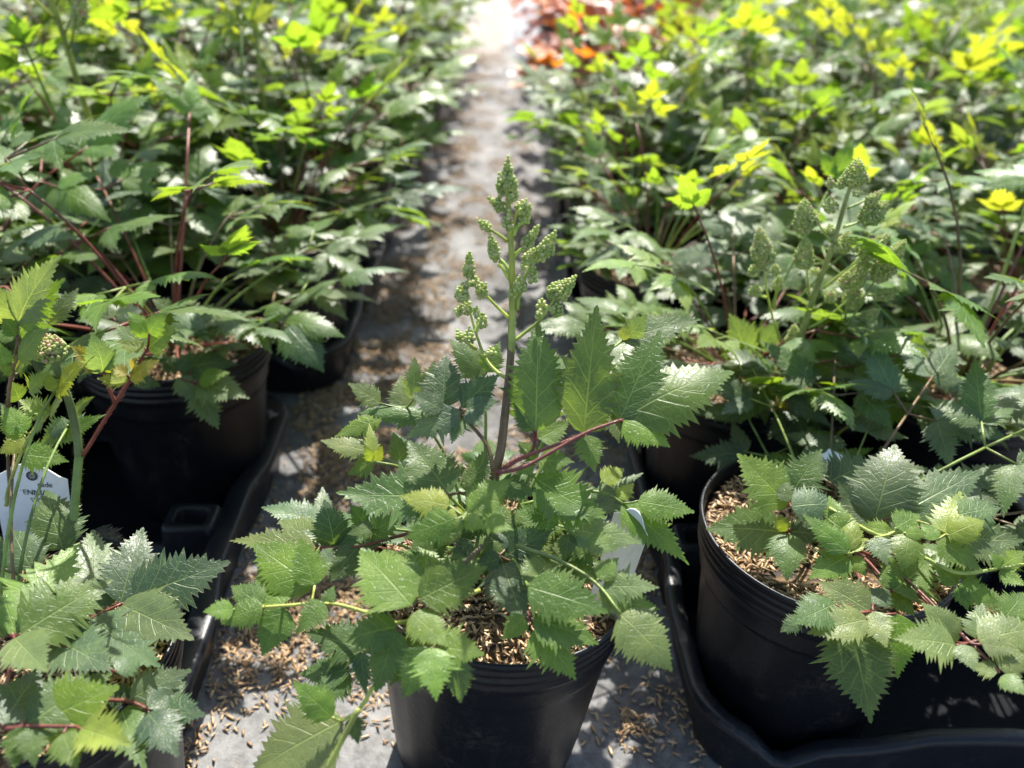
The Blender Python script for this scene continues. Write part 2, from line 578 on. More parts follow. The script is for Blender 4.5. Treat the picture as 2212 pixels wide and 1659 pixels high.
def density(x, y):
    t = across(x, y)
    n_ = fbm(x * 22 + 3, y * 14 + 8, 3)
    n2_ = fbm(x * 70 + 31, y * 60 + 18, 2)
    aisle = ((t > -0.215) & (t < 0.185)).astype(float)
    # left part of the aisle is thickly littered, the right part thinly
    left = np.exp(-((t + 0.11) / 0.085) ** 2)
    mid = np.clip((y - 0.37) / 0.10, 0, 1)
    d = left * mid * np.clip((n_ - 0.36) / 0.16, 0, 1) * 1.25
    d += 0.55 * mid * np.clip((n_ - 0.50) / 0.1, 0, 1) * np.exp(-((t - 0.03) / 0.12) ** 2)
    # band beside the right-hand trays, thinner with distance
    d += 0.8 * np.exp(-((t - 0.145) / 0.028) ** 2) * np.clip((n_ - 0.34) / 0.2, 0, 1) * np.clip((0.9 - y) / 0.4, 0.1, 1)
    def blob(px, py, rx, ry, a):
        c = on_ground(px, py)
        return a * np.exp(-((x - c.x) / rx) ** 2 - ((y - c.y) / ry) ** 2)
    d += blob(1365, 1560, 0.020, 0.016, 1.5) * np.clip((n2_ - 0.25) / 0.3, 0, 1)
    d += blob(1420, 1500, 0.016, 0.02, 0.5)
    d += blob(370, 1630, 0.016, 0.022, 1.5) + blob(600, 1430, 0.03, 0.02, 0.7) * np.clip((n2_ - 0.35) / 0.2, 0, 1)
    d += blob(560, 1290, 0.05, 0.05, 0.7) * np.clip((n2_ - 0.3) / 0.2, 0, 1)
    d += blob(1170, 1640, 0.012, 0.012, 0.9)
    d *= aisle
    d += 0.22 * np.clip((0.345 - y) / 0.02, 0, 1) * (t > 0.15) * np.clip((n_ - 0.45) / 0.1, 0, 1)
    d += 0.8 * (t < -0.215) * (t > -0.42) * np.clip((n_ - 0.4) / 0.15, 0, 1) * (y < 0.75)
    d += 0.012 * aisle
    return np.clip(d, 0, 1.5)

def scatter(x0, x1, y0, y1, per_m2, seed, layers=1):
    rs = np.random.RandomState(seed)
    n = int((x1 - x0) * (y1 - y0) * per_m2)
    x = x0 + (x1 - x0) * rs.rand(n)
    y = y0 + (y1 - y0) * rs.rand(n)
    d = density(x, y)
    k = rs.rand(n) * 1.25 < d
    x, y, d = x[k], y[k], d[k]
    z = ground_z(x, y) + 0.0012 + rs.rand(len(x)) * 0.0045 * np.clip(d, 0, 1)
    return np.stack([x, y, z], -1)

near = scatter(-0.45, 0.45, 0.22, 0.85, 125000, 3)
far_ = np.concatenate([scatter(-0.42, 0.25, 0.85, 2.0, 60000, 4), scatter(-0.48, 0.15, 2.0, 3.4, 36000, 6)])
o = add('rice_hull_litter', hull_mesh('rice_hull_litter', near, 11), kind='stuff')
o['label'] = 'tan rice hulls spilled thickly over the near ground fabric'
o['category'] = 'mulch'
o = add('rice_hull_litter', hull_mesh('rice_hull_litter_far', far_, 12, hi=False, size=0.0080), kind='stuff')
o['label'] = 'tan rice hulls drifted along the far aisle'
o['category'] = 'mulch'

# single hulls lying clear on the bare cloth or caught on leaves
_hm = [hull_mesh('rice_hull_%d' % i, np.zeros((1, 3)), 60 + i, size=0.0092, tilt=0.1, tone_lo=0.45) for i in range(6)]
rh = random.Random(5)
for i, (px, py) in enumerate([(497, 1545), (478, 1504), (508, 1512), (560, 1480), (700, 1470), (1262, 1600), (1283, 1572), (1320, 1618), (1400, 1625), (1455, 1600),
                              (1290, 1545), (1335, 1440), (1325, 1395), (1210, 1650), (1500, 1640), (640, 1645), (585, 1600), (1475, 1565), (1345, 1480), (1405, 1455)]):
    c = on_ground(px, py)
    c.z = float(ground_z(c.x, c.y)) + 0.0013
    h = add('rice_hull', _hm[i % 6], mtx=Matrix.Translation(c) @ Matrix.Rotation(rh.random() * 6.28, 4, 'Z'))
    h['label'] = 'single pale rice hull lying apart on the grey fabric'
    h['category'] = 'hull'
    h['group'] = 'loose rice hulls on the bare fabric'

# ------------------------------------------------------------------ pots
RIM_R, POT_H = 0.0825, 0.165
def lathe(profile, n, wob=None):
    v, f = [], []
    for i, (r, z) in enumerate(profile):
        for k in range(n):
            a = 2 * math.pi * k / n
            rr = r * (1 + (wob(a, z) if wob else 0))
            v.append((rr * math.cos(a), rr * math.sin(a), z))
    for i in range(len(profile) - 1):
        for k in range(n):
            f.append((i * n + k, i * n + (k + 1) % n, (i + 1) * n + (k + 1) % n, (i + 1) * n + k))
    return v, f

def bead(r, z, h, out, n=4):
    return [(r + out * math.sin(math.pi * i / n), z + h * i / n) for i in range(n + 1)]

def flutes(a, z):
    if z > 0.118 or z < 0.004:
        return 0.0
    k = min(1.0, (0.118 - z) / 0.02)
    return 0.010 * k * (abs(math.sin(a * 11)) ** 6)

prof_body = [(0.010, 0.002), (0.055, 0.002), (0.0595, 0.0), (0.0612, 0.003), (0.0632, 0.02), (0.0665, 0.05), (0.0700, 0.085), (0.0730, 0.112), (0.0738, 0.118),
             (0.0744, 0.120), (0.0758, 0.1215), (0.0763, 0.124), (0.0767, 0.130), (0.0772, 0.1370)]
body_hi = new_mesh('pot_body', *lathe(prof_body, 88, flutes), [M['pot']])
body_lo = new_mesh('pot_body_plain', *lathe(prof_body, 44, flutes), [M['pot']])
prof_rim = [(0.0760, 0.1360), (0.0786, 0.1372), (0.0796, 0.1384)] + bead(0.0794, 0.140, 0.0062, 0.0012) + bead(0.0797, 0.1475, 0.0050, 0.0014) + bead(0.0800, 0.1535, 0.0050, 0.0014) \
    + [(0.0804, 0.1592), (0.0818, 0.1602), (0.0825, 0.1618), (0.0825, 0.1638), (0.0818, 0.1650), (0.0806, 0.1652), (0.0796, 0.1642), (0.0790, 0.162), (0.0780, 0.150), (0.0772, 0.136)]
rim_hi = new_mesh('pot_rim', *lathe(prof_rim, 96), [M['pot']])
rim_lo = new_mesh('pot_rim_plain', *lathe(prof_rim, 40), [M['pot']])

def mulch_mesh(name, n_hulls, seed, level=0.1515):
    rs = np.random.RandomState(seed)
    # hummocky disc
    rings = [0, 0.015, 0.03, 0.045, 0.058, 0.068, 0.0775]
    v, f = [(0, 0, level + 0.004)], []
    nseg = 28
    for r in rings[1:]:
        for k in range(nseg):
            a = 2 * math.pi * k / nseg
            x, y = r * math.cos(a), r * math.sin(a)
            v.append((x, y, level + 0.004 - 0.004 * (r / 0.0775) ** 2 + 0.005 * float(fbm(np.array(x * 40 + seed), np.array(y * 40), 2) - 0.5)))
    for k in range(nseg):
        f.append((0, 1 + k, 1 + (k + 1) % nseg))
    for i in range(len(rings) - 2):
        for k in range(nseg):
            a, b = 1 + i * nseg + k, 1 + i * nseg + (k + 1) % nseg
            f.append((a, a + nseg, b + nseg, b))
    bed = new_mesh(name + '_bed', v, f, [M['bed']])
    rr = 0.0765 * np.sqrt(rs.rand(n_hulls))
    a = rs.rand(n_hulls) * 6.283
    x, y = rr * np.cos(a), rr * np.sin(a)
    z = level + 0.0042 - 0.004 * (rr / 0.0775) ** 2 + 0.005 * (fbm(x * 40 + seed, y * 40, 2) - 0.5) + rs.rand(n_hulls) * 0.0042
    keep = fbm(x * 30 + 5 * seed, y * 30 + 2, 2) > 0.30
    hulls = hull_mesh(name, np.stack([x, y, z], -1)[keep], seed, tilt=0.3)
    return bed, hulls
mul_hi = [mulch_mesh('mulch_hulls_%d' % i, 2100, 31 + i) for i in range(3)]
mul_lo = [mulch_mesh('mulch_hulls_sparse_%d' % i, 420, 41 + i) for i in range(2)]

def make_pot(loc, rot, label, hi=True, i=0, group='black nursery pots', tilt=(0, 0)):
    p = thing('nursery_pot', label, 'pot', loc, rot, group)
    p.rotation_euler = (tilt[0], tilt[1], rot)
    add('body', body_hi if hi else body_lo, p)
    add('rim', rim_hi if hi else rim_lo, p)
    bed, hulls = (mul_hi[i % 3] if hi else mul_lo[i % 2])
    b = add('soil_bed', bed, p)
    add('rice_hull_mulch', hulls, b, kind='stuff')
    return p

# ------------------------------------------------------------------ trays
def tray_meshes(tw, ts, pots, r=0.055, h=0.060, flange=0.015):
    """tray with its outer edge a rounded rectangle tw x ts (origin at its centre), pots = list of pot centres"""
    # outline with unit normals
    pts = []
    def arc(cx, cy, a0):
        for i in range(9):
            a = a0 + math.pi / 2 * i / 8
            pts.append((cx + r * math.cos(a), cy + r * math.sin(a), math.cos(a), math.sin(a)))
    hx, hy = tw / 2, ts / 2
    def line(x0, y0, x1, y1, nx, ny, n=26):
        for i in range(1, n):
            pts.append((x0 + (x1 - x0) * i / n, y0 + (y1 - y0) * i / n, nx, ny))
    arc(hx - r, -hy + r, -math.pi / 2); line(hx, -hy + r, hx, hy - r, 1, 0)
    arc(hx - r, hy - r, 0); line(hx - r, hy, -hx + r, hy, 0, 1)
    arc(-hx + r, hy - r, math.pi / 2); line(-hx, hy - r, -hx, -hy + r, -1, 0)
    arc(-hx + r, -hy + r, math.pi); line(-hx + r, -hy, hx - r, -hy, 0, -1)
    n = len(pts)
    def top(x, y):
        z = h
        # the rim dips just past each corner on the short sides and sags a little beside each pot
        dx = abs(abs(x) - (hx - r * 0.9))
        if abs(abs(y) - hy) < 0.012 and dx < 0.03:
            z -= 0.016 * (0.5 + 0.5 * math.cos(math.pi * dx / 0.03))
        for (px, py) in pots:
            d = math.hypot(x - px, y - py)
            z -= 0.006 * math.exp(-(max(0.0, d - 0.085) / 0.022) ** 2)
        return z
    def shift(x, y):
        """the wall bows out round the pots and in between them"""
        d = min(math.hypot(x - px, y - py) for px, py in pots)
        return -0.006 * min(1.0, max(0.0, (d - 0.088) / 0.025))
    rows = []
    # (inset from the outer edge, height as fraction or absolute from top)
    prof = [(0.011, 'a', 0.0), (0.010, 'a', 0.004), (0.0035, 't', -0.012), (0.0030, 't', -0.009), (-0.001, 't', -0.008), (-0.0022, 't', -0.0045), (-0.001, 't', -0.0006), (0.002, 't', 0.0006),
            (flange - 0.004, 't', 0.0), (flange - 0.001, 't', -0.002), (flange, 't', -0.006), (flange + 0.002, 'a', 0.012), (flange + 0.006, 'a', 0.0045)]
    v, f = [], []
    for ins, mode, zz in prof:
        for (x, y, nx, ny) in pts:
            s_ = shift(x, y)
            z = zz if mode == 'a' else top(x, y) + zz
            v.append((x + nx * (s_ - ins), y + ny * (s_ - ins), z))
    for i in range(len(prof) - 1):
        for k in range(n):
            k2 = (k + 1) % n
            f.append((i * n + k, i * n + k2, (i + 1) * n + k2, (i + 1) * n + k))
    k0 = (len(prof) - 1) * n
    wall = new_mesh('tray_wall', v, f, [M['tray']])
    fv = [(v[k0 + k][0], v[k0 + k][1], 0.0045) for k in range(n)] + [(0, 0, 0.0045)]
    floor = new_mesh('tray_floor', fv, [(k, (k + 1) % n, n) for k in range(n)], [M['tray_base']])
    return wall, floor

def post_mesh():
    a, b, h, hole = 0.021, 0.017, 0.0655, 0.0125
    mb = MB()
    def rr(x, y, r, z, n=4):
        out = []
        for cx, cy, a0 in ((x - r, y - r, 0), (-x + r, y - r, 90), (-x + r, -y + r, 180), (x - r, -y + r, 270)):
            for i in range(n + 1):
                an = R(a0 + 90 * i / n)
                out.append((cx + r * math.cos(an), cy + r * math.sin(an), z))
        return out
    rings = [rr(a + 0.004, b + 0.004, 0.006, 0.004), rr(a, b, 0.006, h - 0.004), rr(a - 0.001, b - 0.001, 0.006, h - 0.001), rr(a - 0.003, b - 0.003, 0.005, h),
             rr(a - 0.0075, b - 0.0065, 0.004, h), rr(a - 0.0085, b - 0.0075, 0.004, h - 0.0015), rr(a - 0.0095, b - 0.0085, 0.004, 0.012)]
    n = len(rings[0])
    v = [p for r_ in rings for p in r_]
    f = [(i * n + k, i * n + (k + 1) % n, (i + 1) * n + (k + 1) % n, (i + 1) * n + k) for i in range(len(rings) - 1) for k in range(n)]
    f.append(tuple((len(rings) - 1) * n + k for k in range(n)))
    return new_mesh('tray_post', v, f, [M['tray']])
POST = post_mesh()

def divider_mesh(length):
    """low moulded web between neighbouring pots"""
    v, f = [], []
    prof = [(-0.010, 0.004), (-0.0045, 0.034), (-0.002, 0.0365), (0.002, 0.0365), (0.0045, 0.034), (0.010, 0.004)]
    nn = 12
    for i in range(nn + 1):
        x = -length / 2 + length * i / nn
        sag = 0.012 * math.exp(-(x / (length * 0.22)) ** 2)
        for (y, z) in prof:
            v.append((x, y, max(0.004, z - sag) if z > 0.01 else z))
    m = len(prof)
    for i in range(nn):
        for k in range(m - 1):
            f.append((i * m + k, i * m + k + 1, (i + 1) * m + k + 1, (i + 1) * m + k))
    return new_mesh('tray_web', v, f, [M['tray']])

YAW = math.atan(0.06)
def make_tray(t_list, s_list, label, flange=0.015, group='black carry trays', yaw=YAW):
    t0, t1, s0, s1 = t_list[0] - 0.079, t_list[-1] + 0.079, s_list[0] - 0.092, s_list[-1] + 0.088
    tc_, sc_ = (t0 + t1) / 2, (s0 + s1) / 2
    x, y = field(tc_, sc_)
    tr = thing('carry_tray', label, 'tray', (x, y, 0.0), yaw, group)
    pots = [(a - tc_, b - sc_) for a in t_list for b in s_list]
    key = (round(t1 - t0, 4), round(s1 - s0, 4), flange)
    if key not in TRAYS:
        TRAYS[key] = tray_meshes(t1 - t0, s1 - s0, pots, flange=flange) + (divider_mesh(t1 - t0 - 0.05),)
    wall, floor, web = TRAYS[key]
    add('wall', wall, tr)
    add('base', floor, tr)
    for a, b in zip(s_list[:-1], s_list[1:]):
        m_ = (a + b) / 2 - sc_
        add('web', web, tr, Matrix.Translation((0, m_, 0)))
        for sgn in (-1, 1):
            add('post', POST, tr, Matrix.Translation((sgn * ((t1 - t0) / 2 - flange - 0.024), m_, 0.0)))
    return tr
TRAYS = {}

# ------------------------------------------------------------------ leaflets
def leaflet(name, seed, teeth=15, ratio=0.56, arch=0.05, fold=0.10, lobe=0.0, hi=True, acum=1.30, side_droop=0.25, twist=0.0, pk=0.60, tooth=1.0):
    rg = random.Random(seed)
    um = pk / (pk + acum)
    norm = (um ** pk) * ((1 - um) ** acum)
    def wid(u):
        u = min(max(u, 0.0), 1.0)
        return 0.5 * ratio * (u ** pk) * ((1 - u) ** acum) / norm
    outs, inn = {1: [], -1: []}, {}
    for sgn in (1, -1):
        pts = [(0.004, 0.004)]
        inner = [0.004]
        ph = rg.randrange(3)
        us = [0.03]
        for i in range(teeth):
            us.append(us[-1] + (0.90 / teeth) * (1.18 - 0.36 * (i / teeth)) * rg.uniform(0.85, 1.15))
        k = 0.965 / us[-1]
        us = [u * k for u in us]
        for i in range(teeth):
            u0, u1 = us[i], us[i + 1]
            du = u1 - u0
            step = (i + ph) % 3
            big = (step == 2)
            amp = tooth * (0.05, 0.13, 0.30)[step] * rg.uniform(0.7, 1.25)
            if lobe and i in (int(teeth * 0.34), ):
                amp += lobe
            v_in = (1 - (0.25, 0.15, 0.09)[step] * tooth * rg.uniform(0.7, 1.2)) if not (lobe and i == int(teeth * 0.34) + 1) else 0.78 - lobe
            pts.append((u0, max(0.004, wid(u0) * v_in)))
            tipu = min(0.985, u0 + du * (1.25 if big else 0.95) * rg.uniform(0.9, 1.1))
            pts.append((tipu, wid(u0 + du * 0.55) * (1.0 + amp) + 0.004))
            inner += [u0, u0 + du * 0.55]
        outs[sgn] = pts
        inn[sgn] = inner
    nrow = len(outs[1])
    V, U, F = [], [], []
    ph1, ph2 = rg.random() * 6.28, rg.random() * 6.28
    def put(x, y, fr):
        ay = abs(y)
        z = 4 * arch * x * (1 - x) + fold * ay - side_droop * ay * ay * 2.2
        z += 0.005 * math.sin(x * 21 + ph1 + (0 if y > 0 else 1.7)) * min(1, ay / 0.2)
        z += 0.012 * math.sin(x * 7 + ph2) * (1 if y > 0 else -0.6) * min(1, ay / 0.15)
        z += twist * y * x
        V.append((x, y, z))
        U.append((x, 0.5 + 0.5 * fr))
        return len(V) - 1
    sh = 0.13
    mids = []
    for j in range(nrow):
        ua = (inn[1][j] + inn[-1][j]) / 2
        mids.append(put(max(0.0, ua - sh * min(1, ua * 3) * (1 - ua * 0.6)), 0.0, 0.0))
    tip = put(1.0, 0.0, 0.0)
    for sgn in (1, -1):
        cols = []
        fr_list = (0.35, 0.7, 1.0) if hi else (1.0,)
        for fr in fr_list:
            col = []
            for j in range(nrow):
                uo, wo = outs[sgn][j]
                um_ = V[mids[j]][0]
                if fr < 1:
                    uo = inn[sgn][j]
                    wo = wid(uo) * 0.86
                base_w = wo
                x = um_ + (uo - um_) * fr
                col.append(put(x, sgn * base_w * fr, sgn * fr))
            cols.append(col)
        chain = [mids] + cols
        for a, b in zip(chain[:-1], chain[1:]):
            for j in range(nrow - 1):
                q = (a[j], a[j + 1], b[j + 1], b[j])
                F.append(q if sgn < 0 else q[::-1])
            q = (a[-1], tip, b[-1])
            F.append(q if sgn < 0 else q[::-1])
    F = [q[::-1] for q in F]
    me = new_mesh(name, V, F, [M['leaf']], uvs=U)
    # make sure the upper side points to +Z
    me.update()
    if sum(p.normal.z * p.area for p in me.polygons) < 0:
        me.flip_normals()
    me['ratio'] = ratio
    return me

LH = [leaflet('leaflet_ovate', 1, 15, 0.56, 0.05, 0.12), leaflet('leaflet_broad', 2, 16, 0.64, 0.06, 0.05), leaflet('leaflet_lance', 3, 16, 0.46, 0.07, 0.16, acum=1.35),
      leaflet('leaflet_lobed', 4, 15, 0.62, 0.05, 0.08, lobe=0.22), leaflet('leaflet_wavy', 5, 14, 0.56, 0.03, 0.20, twist=0.15), leaflet('leaflet_flat', 6, 16, 0.58, 0.02, 0.06),
      leaflet('leaflet_drooped', 7, 15, 0.54, 0.10, 0.04, side_droop=0.5), leaflet('leaflet_pointed', 8, 17, 0.52, 0.06, 0.10, acum=1.5),
      leaflet('leaflet_cupped', 9, 12, 0.50, -0.05, 0.24, acum=1.4, tooth=1.25), leaflet('leaflet_curled', 10, 18, 0.48, 0.14, 0.02, side_droop=0.6, twist=-0.2, tooth=0.8),
      leaflet('leaflet_cleft', 11, 13, 0.60, 0.04, 0.12, lobe=0.34, acum=1.45, tooth=1.2), leaflet('leaflet_slender', 12, 15, 0.40, 0.08, 0.14, acum=1.5, twist=0.2, tooth=1.4), leaflet('leaflet_ragged', 13, 11, 0.54, 0.06, 0.10, acum=1.35, tooth=1.5)]
LF = [leaflet('leaflet_young_folded', 21, 12, 0.44, 0.05, 0.40, side_droop=0.0, tooth=1.7), leaflet('leaflet_young_creased', 22, 12, 0.5, -0.04, 0.28, side_droop=0.0, tooth=1.7)]
LL = [leaflet('leaflet_plain_%d' % i, 30 + i, 9, 0.50 + 0.05 * (i % 3), 0.05 + 0.02 * (i % 3), 0.05 + 0.06 * (i % 3), hi=False, twist=0.1 * (i - 2), tooth=1.5) for i in range(5)]

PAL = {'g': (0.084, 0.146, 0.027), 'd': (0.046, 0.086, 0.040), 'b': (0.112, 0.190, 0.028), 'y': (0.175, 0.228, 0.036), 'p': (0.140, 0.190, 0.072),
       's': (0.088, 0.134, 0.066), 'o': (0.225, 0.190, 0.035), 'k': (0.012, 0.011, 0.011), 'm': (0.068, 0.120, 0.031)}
def jit(c, rg, a=0.14):
    k = rg.uniform(1 - a, 1 + a)
    return (c[0] * k * rg.uniform(0.9, 1.12), c[1] * k, c[2] * k * rg.uniform(0.85, 1.15))

STEMC = {'red': (0.16, 0.045, 0.028), 'green': (0.17, 0.24, 0.05), 'brown': (0.15, 0.10, 0.045), 'yellow': (0.30, 0.34, 0.07)}

def leaflet_matrix(B, T, width, n0, ratio):
    x = T - B
    L = x.length
    x = x / L
    n = n0 - x * n0.dot(x)
    if n.length < 1e-4:
        n = Vector((0, 0, 1)) - x * x.z
    n.normalize()
    y = n.cross(x)
    sy = width / ratio
    m = Matrix(((x.x * L, y.x * sy, n.x * L, B.x), (x.y * L, y.y * sy, n.y * L, B.y), (x.z * L, y.z * sy, n.z * L, B.z), (0, 0, 0, 1)))
    return m

# ------------------------------------------------------------------ flower panicles
def ico(sub=1):
    t = (1 + 5 ** 0.5) / 2
    v = [(-1, t, 0), (1, t, 0), (-1, -t, 0), (1, -t, 0), (0, -1, t), (0, 1, t), (0, -1, -t), (0, 1, -t), (t, 0, -1), (t, 0, 1), (-t, 0, -1), (-t, 0, 1)]
    f = [(0, 11, 5), (0, 5, 1), (0, 1, 7), (0, 7, 10), (0, 10, 11), (1, 5, 9), (5, 11, 4), (11, 10, 2), (10, 7, 6), (7, 1, 8), (3, 9, 4), (3, 4, 2), (3, 2, 6), (3, 6, 8), (3, 8, 9), (4, 9, 5), (2, 4, 11), (6, 2, 10), (8, 6, 7), (9, 8, 1)]
    v = [Vector(p).normalized() for p in v]
    for _ in range(sub):
        cache, nf = {}, []
        def mid(a, b):
            k = (min(a, b), max(a, b))
            if k not in cache:
                v.append(((v[a] + v[b]) / 2).normalized())
                cache[k] = len(v) - 1
            return cache[k]
        for a, b, c in f:
            x, y, z = mid(a, b), mid(b, c), mid(c, a)
            nf += [(a, x, z), (b, y, x), (c, z, y), (x, y, z)]
        f = nf
    return v, f
ICO1, ICO0 = ico(1), ico(0)

def bud_cluster(mb, A, B, rad, bud_r, rg, hi=True, pink=0.0):
    """a spindle of round buds from A to B with greatest radius rad"""
    iv, if_ = ICO1 if hi else ICO0
    A, B = Vector(A), Vector(B)
    ax = B - A
    L = ax.length
    if L < 1e-6:
        return
    d = ax / L
    a = Vector((0, 0, 1)) if abs(d.z) < 0.9 else Vector((1, 0, 0))
    e1 = (a - d * a.dot(d)).normalized()
    e2 = d.cross(e1)
    rows = max(2, int(L / (bud_r * 1.35)))
    off = 0.0
    for i in range(rows + 1):
        u = i / rows
        r = rad * 1.12 * min(1.0, 0.5 + 2.0 * u) * (1 - u) ** 0.55 + bud_r * 0.6 * u
        r = max(r - bud_r, 0.0)
        m = max(1, int(2 * math.pi * r / (bud_r * 1.75)))
        off += 0.5
        for k in range(m):
            an = 2 * math.pi * (k + off) / m + rg.uniform(-0.12, 0.12)
            p = A + d * (u * L) + (e1 * math.cos(an) + e2 * math.sin(an)) * (r * rg.uniform(0.76, 1.16)) + d * rg.uniform(-0.2, 0.2) * bud_r
            s_ = bud_r * rg.uniform(0.82, 1.12) * (1 - 0.25 * u)
            tn = min(1.0, max(0.0, rg.gauss(0.45, 0.2) + (pink * rg.random() if rg.random() < pink * u * 1.6 else 0)))
            tv = [min(1, tn + 0.25 * max(0, q.dot(d)) * rg.random()) for q in iv]
            mb.add([p + q * s_ for q in iv], if_, 0, tv)
    # core so that no gaps show through
    mb.add([A + q * 0 for q in iv[:1]], [], 0, 0.0)

# ------------------------------------------------------------------ traced near plants
class Hero:
    def __init__(s, name, label, crown, offs, seed, cat='plant', spread=0.0):
        s.crown = Vector(crown)
        s.obj = thing(name, label, cat, crown, 0, 'astilbe plants')
        s.offs = offs            # (picture y, metres in front of the crown) table
        s.rg = random.Random(seed)
    def off(s, Y):
        return float(np.interp(Y, [a for a, _ in s.offs], [b for _, b in s.offs]))
    def pt(s, X, Y, d=0.0, off=None):
        o_ = s.off(Y) if off is None else off
        return on_plane(X, Y, s.crown.y - o_ - d) - s.crown
    def leaf(s, zoom, entries, path=None, red='red', d=0.0, node=None, tilt=0.0):
        """entries: (bx, by, tx, ty, width, colour[, extra depth at the tip]) in the coordinates of a zoomed picture"""
        ox, oy, k = zoom
        rg = s.rg
        lv = []
        for e in entries:
            bx, by, tx, ty, wd, c = e[:6]
            dt = e[6] if len(e) > 6 else 0.0
            dd = d + rg.uniform(-0.004, 0.004)
            B = s.pt(ox + bx * k, oy + by * k, dd)
            T = s.pt(ox + tx * k, oy + ty * k, dd + dt + rg.uniform(-0.006, 0.006))
            dist = (CAM - (B + s.crown)).length
            lv.append((B, T, wd * k / FPX * dist * 1.20, c))
        if node is None:
            nd = sum((b for b, _, _, _ in lv), Vector()) / len(lv)
        else:
            nd = s.pt(ox + node[0] * k, oy + node[1] * k, d)
        mb = MB()
        if path:
            pp = [s.pt(ox + q[0] * k, oy + q[1] * k, d if len(q) < 3 else q[2]) for q in path]
            if pp[0].length > 0.5:
                pp = pp[1:]
            pts = smooth_path(pp, 5)
        else:
            start = Vector((rg.uniform(-0.012, 0.012), rg.uniform(-0.012, 0.012), -0.004))
            ctrl = Vector((nd.x * 0.35, nd.y * 0.35, max(nd.z * 0.9, 0.03)))
            pts = bez(start, ctrl, nd, 8)
        n_ = len(pts)
        mb.tube(pts, [0.0012 - 0.0005 * i / n_ for i in range(n_)], 6, 0, hairs=int(14 * n_), rng=rg, hair_len=0.0013)
        for B, T, wd, c in lv:
            # join the leaflet to the nearest point of the leaf stalk
            q = min(pts[len(pts) // 2:], key=lambda p: (p - B).length)
            if (q - B).length > 0.002:
                mb.tube(bez(q, (q + B) / 2 + Vector((0, 0, -0.001)), B, 3), 0.00065, 5)
        lo = add('leaf', mb.mesh('leaf_stalk', [M['stem']]), s.obj, color=jit(STEMC[red], rg))
        for B, T, wd, c in lv:
            L = (T - B).length
            young = c in 'yo'
            lib = LH
            me = rg.choice(lib) if not (young and rg.random() < 0.45) else rg.choice(LF)
            if wd / L < 0.40 and rg.random() < 0.6:
                me = LH[2] if rg.random() < 0.5 else LH[7]
            wd = min(max(wd, 0.34 * L), 0.74 * L)
            tocam = (CAM - (B + s.crown)).normalized()
            n0 = Vector((rg.uniform(-0.28, 0.28), rg.uniform(-0.2, 0.2) + tilt, 1.0)) * 0.7 + tocam * 0.85
            add('leaflet', me, lo, leaflet_matrix(B, T, wd, n0, me['ratio']), jit(PAL[c], rg))
        return lo
    def stem(s, zoom, pts, radii, color='green', name='stem', hairs=200, d=0.0, n=10, parent=None, hair_len=0.0016):
        ox, oy, k = zoom
        pp = smooth_path([s.pt(ox + q[0] * k, oy + q[1] * k, d if len(q) < 3 else q[2]) for q in pts], 6)
        rr = np.interp(np.linspace(0, 1, len(pp)), np.linspace(0, 1, len(radii)), radii)
        mb = MB()
        mb.tube(pp, list(rr), n, 0, hairs=hairs, rng=s.rg, hair_len=hair_len)
        return add(name, mb.mesh('plant_stem', [M['stem']]), parent or s.obj, color=STEMC[color] if isinstance(color, str) else color)
    def clusters(s, zoom, stem_obj, branches, groups, bud_r, pink=0.0, d0=0.0, fat=1.22):
        """branches: polylines of side branches; groups: list of clusters (ax, ay, bx, by, radius[, depth])"""
        ox, oy, k = zoom
        rg = s.rg
        for br in branches:
            dz = rg.uniform(-0.008, 0.008)
            m = len(br) - 1
            pp = smooth_path([s.pt(ox + q[0] * k, oy + q[1] * k, d0 + dz * i / m) for i, q in enumerate(br)], 5)
            mb = MB()
            mb.tube(pp, [0.0011 - 0.0005 * i / len(pp) for i in range(len(pp))], 6, 0, hairs=60, rng=rg, hair_len=0.001)
            add('flower_branch', mb.mesh('flower_branch', [M['stem']]), stem_obj, color=jit((0.32, 0.40, 0.08), rg))
        for c in groups:
            ax_, ay_, bx_, by_, r = c[:5]
            dz = d0 + (c[5] if len(c) > 5 else rg.uniform(-0.007, 0.007))
            A, B = s.pt(ox + ax_ * k, oy + ay_ * k, dz), s.pt(ox + bx_ * k, oy + by_ * k, dz)
            if (B - A).length < 0.003:
                B = A + Vector((0, 0, 0.004))
            dist = (CAM - (A + s.crown)).length
            mb = MB()
            bud_cluster(mb, A, B, fat * r * k / FPX * dist, bud_r, rg, True, pink)
            add('bud_cluster', mb.mesh('bud_cluster', [M['bud']], True, True), stem_obj, kind='stuff')

# zooms: (x of its left edge, y of its top edge, scale) in the 2212 px wide picture
Z5 = (442.4, 707.8, 0.48)
Z3 = (0.0, 827.3, 0.50135)
ZU = (0.0, 530.9, 0.34671)
ZR = (1459.9, 973.3, 0.41323)
ZF = (973.3, 327.4, 0.26674)
ZP = (1548.4, 309.7, 0.42651)

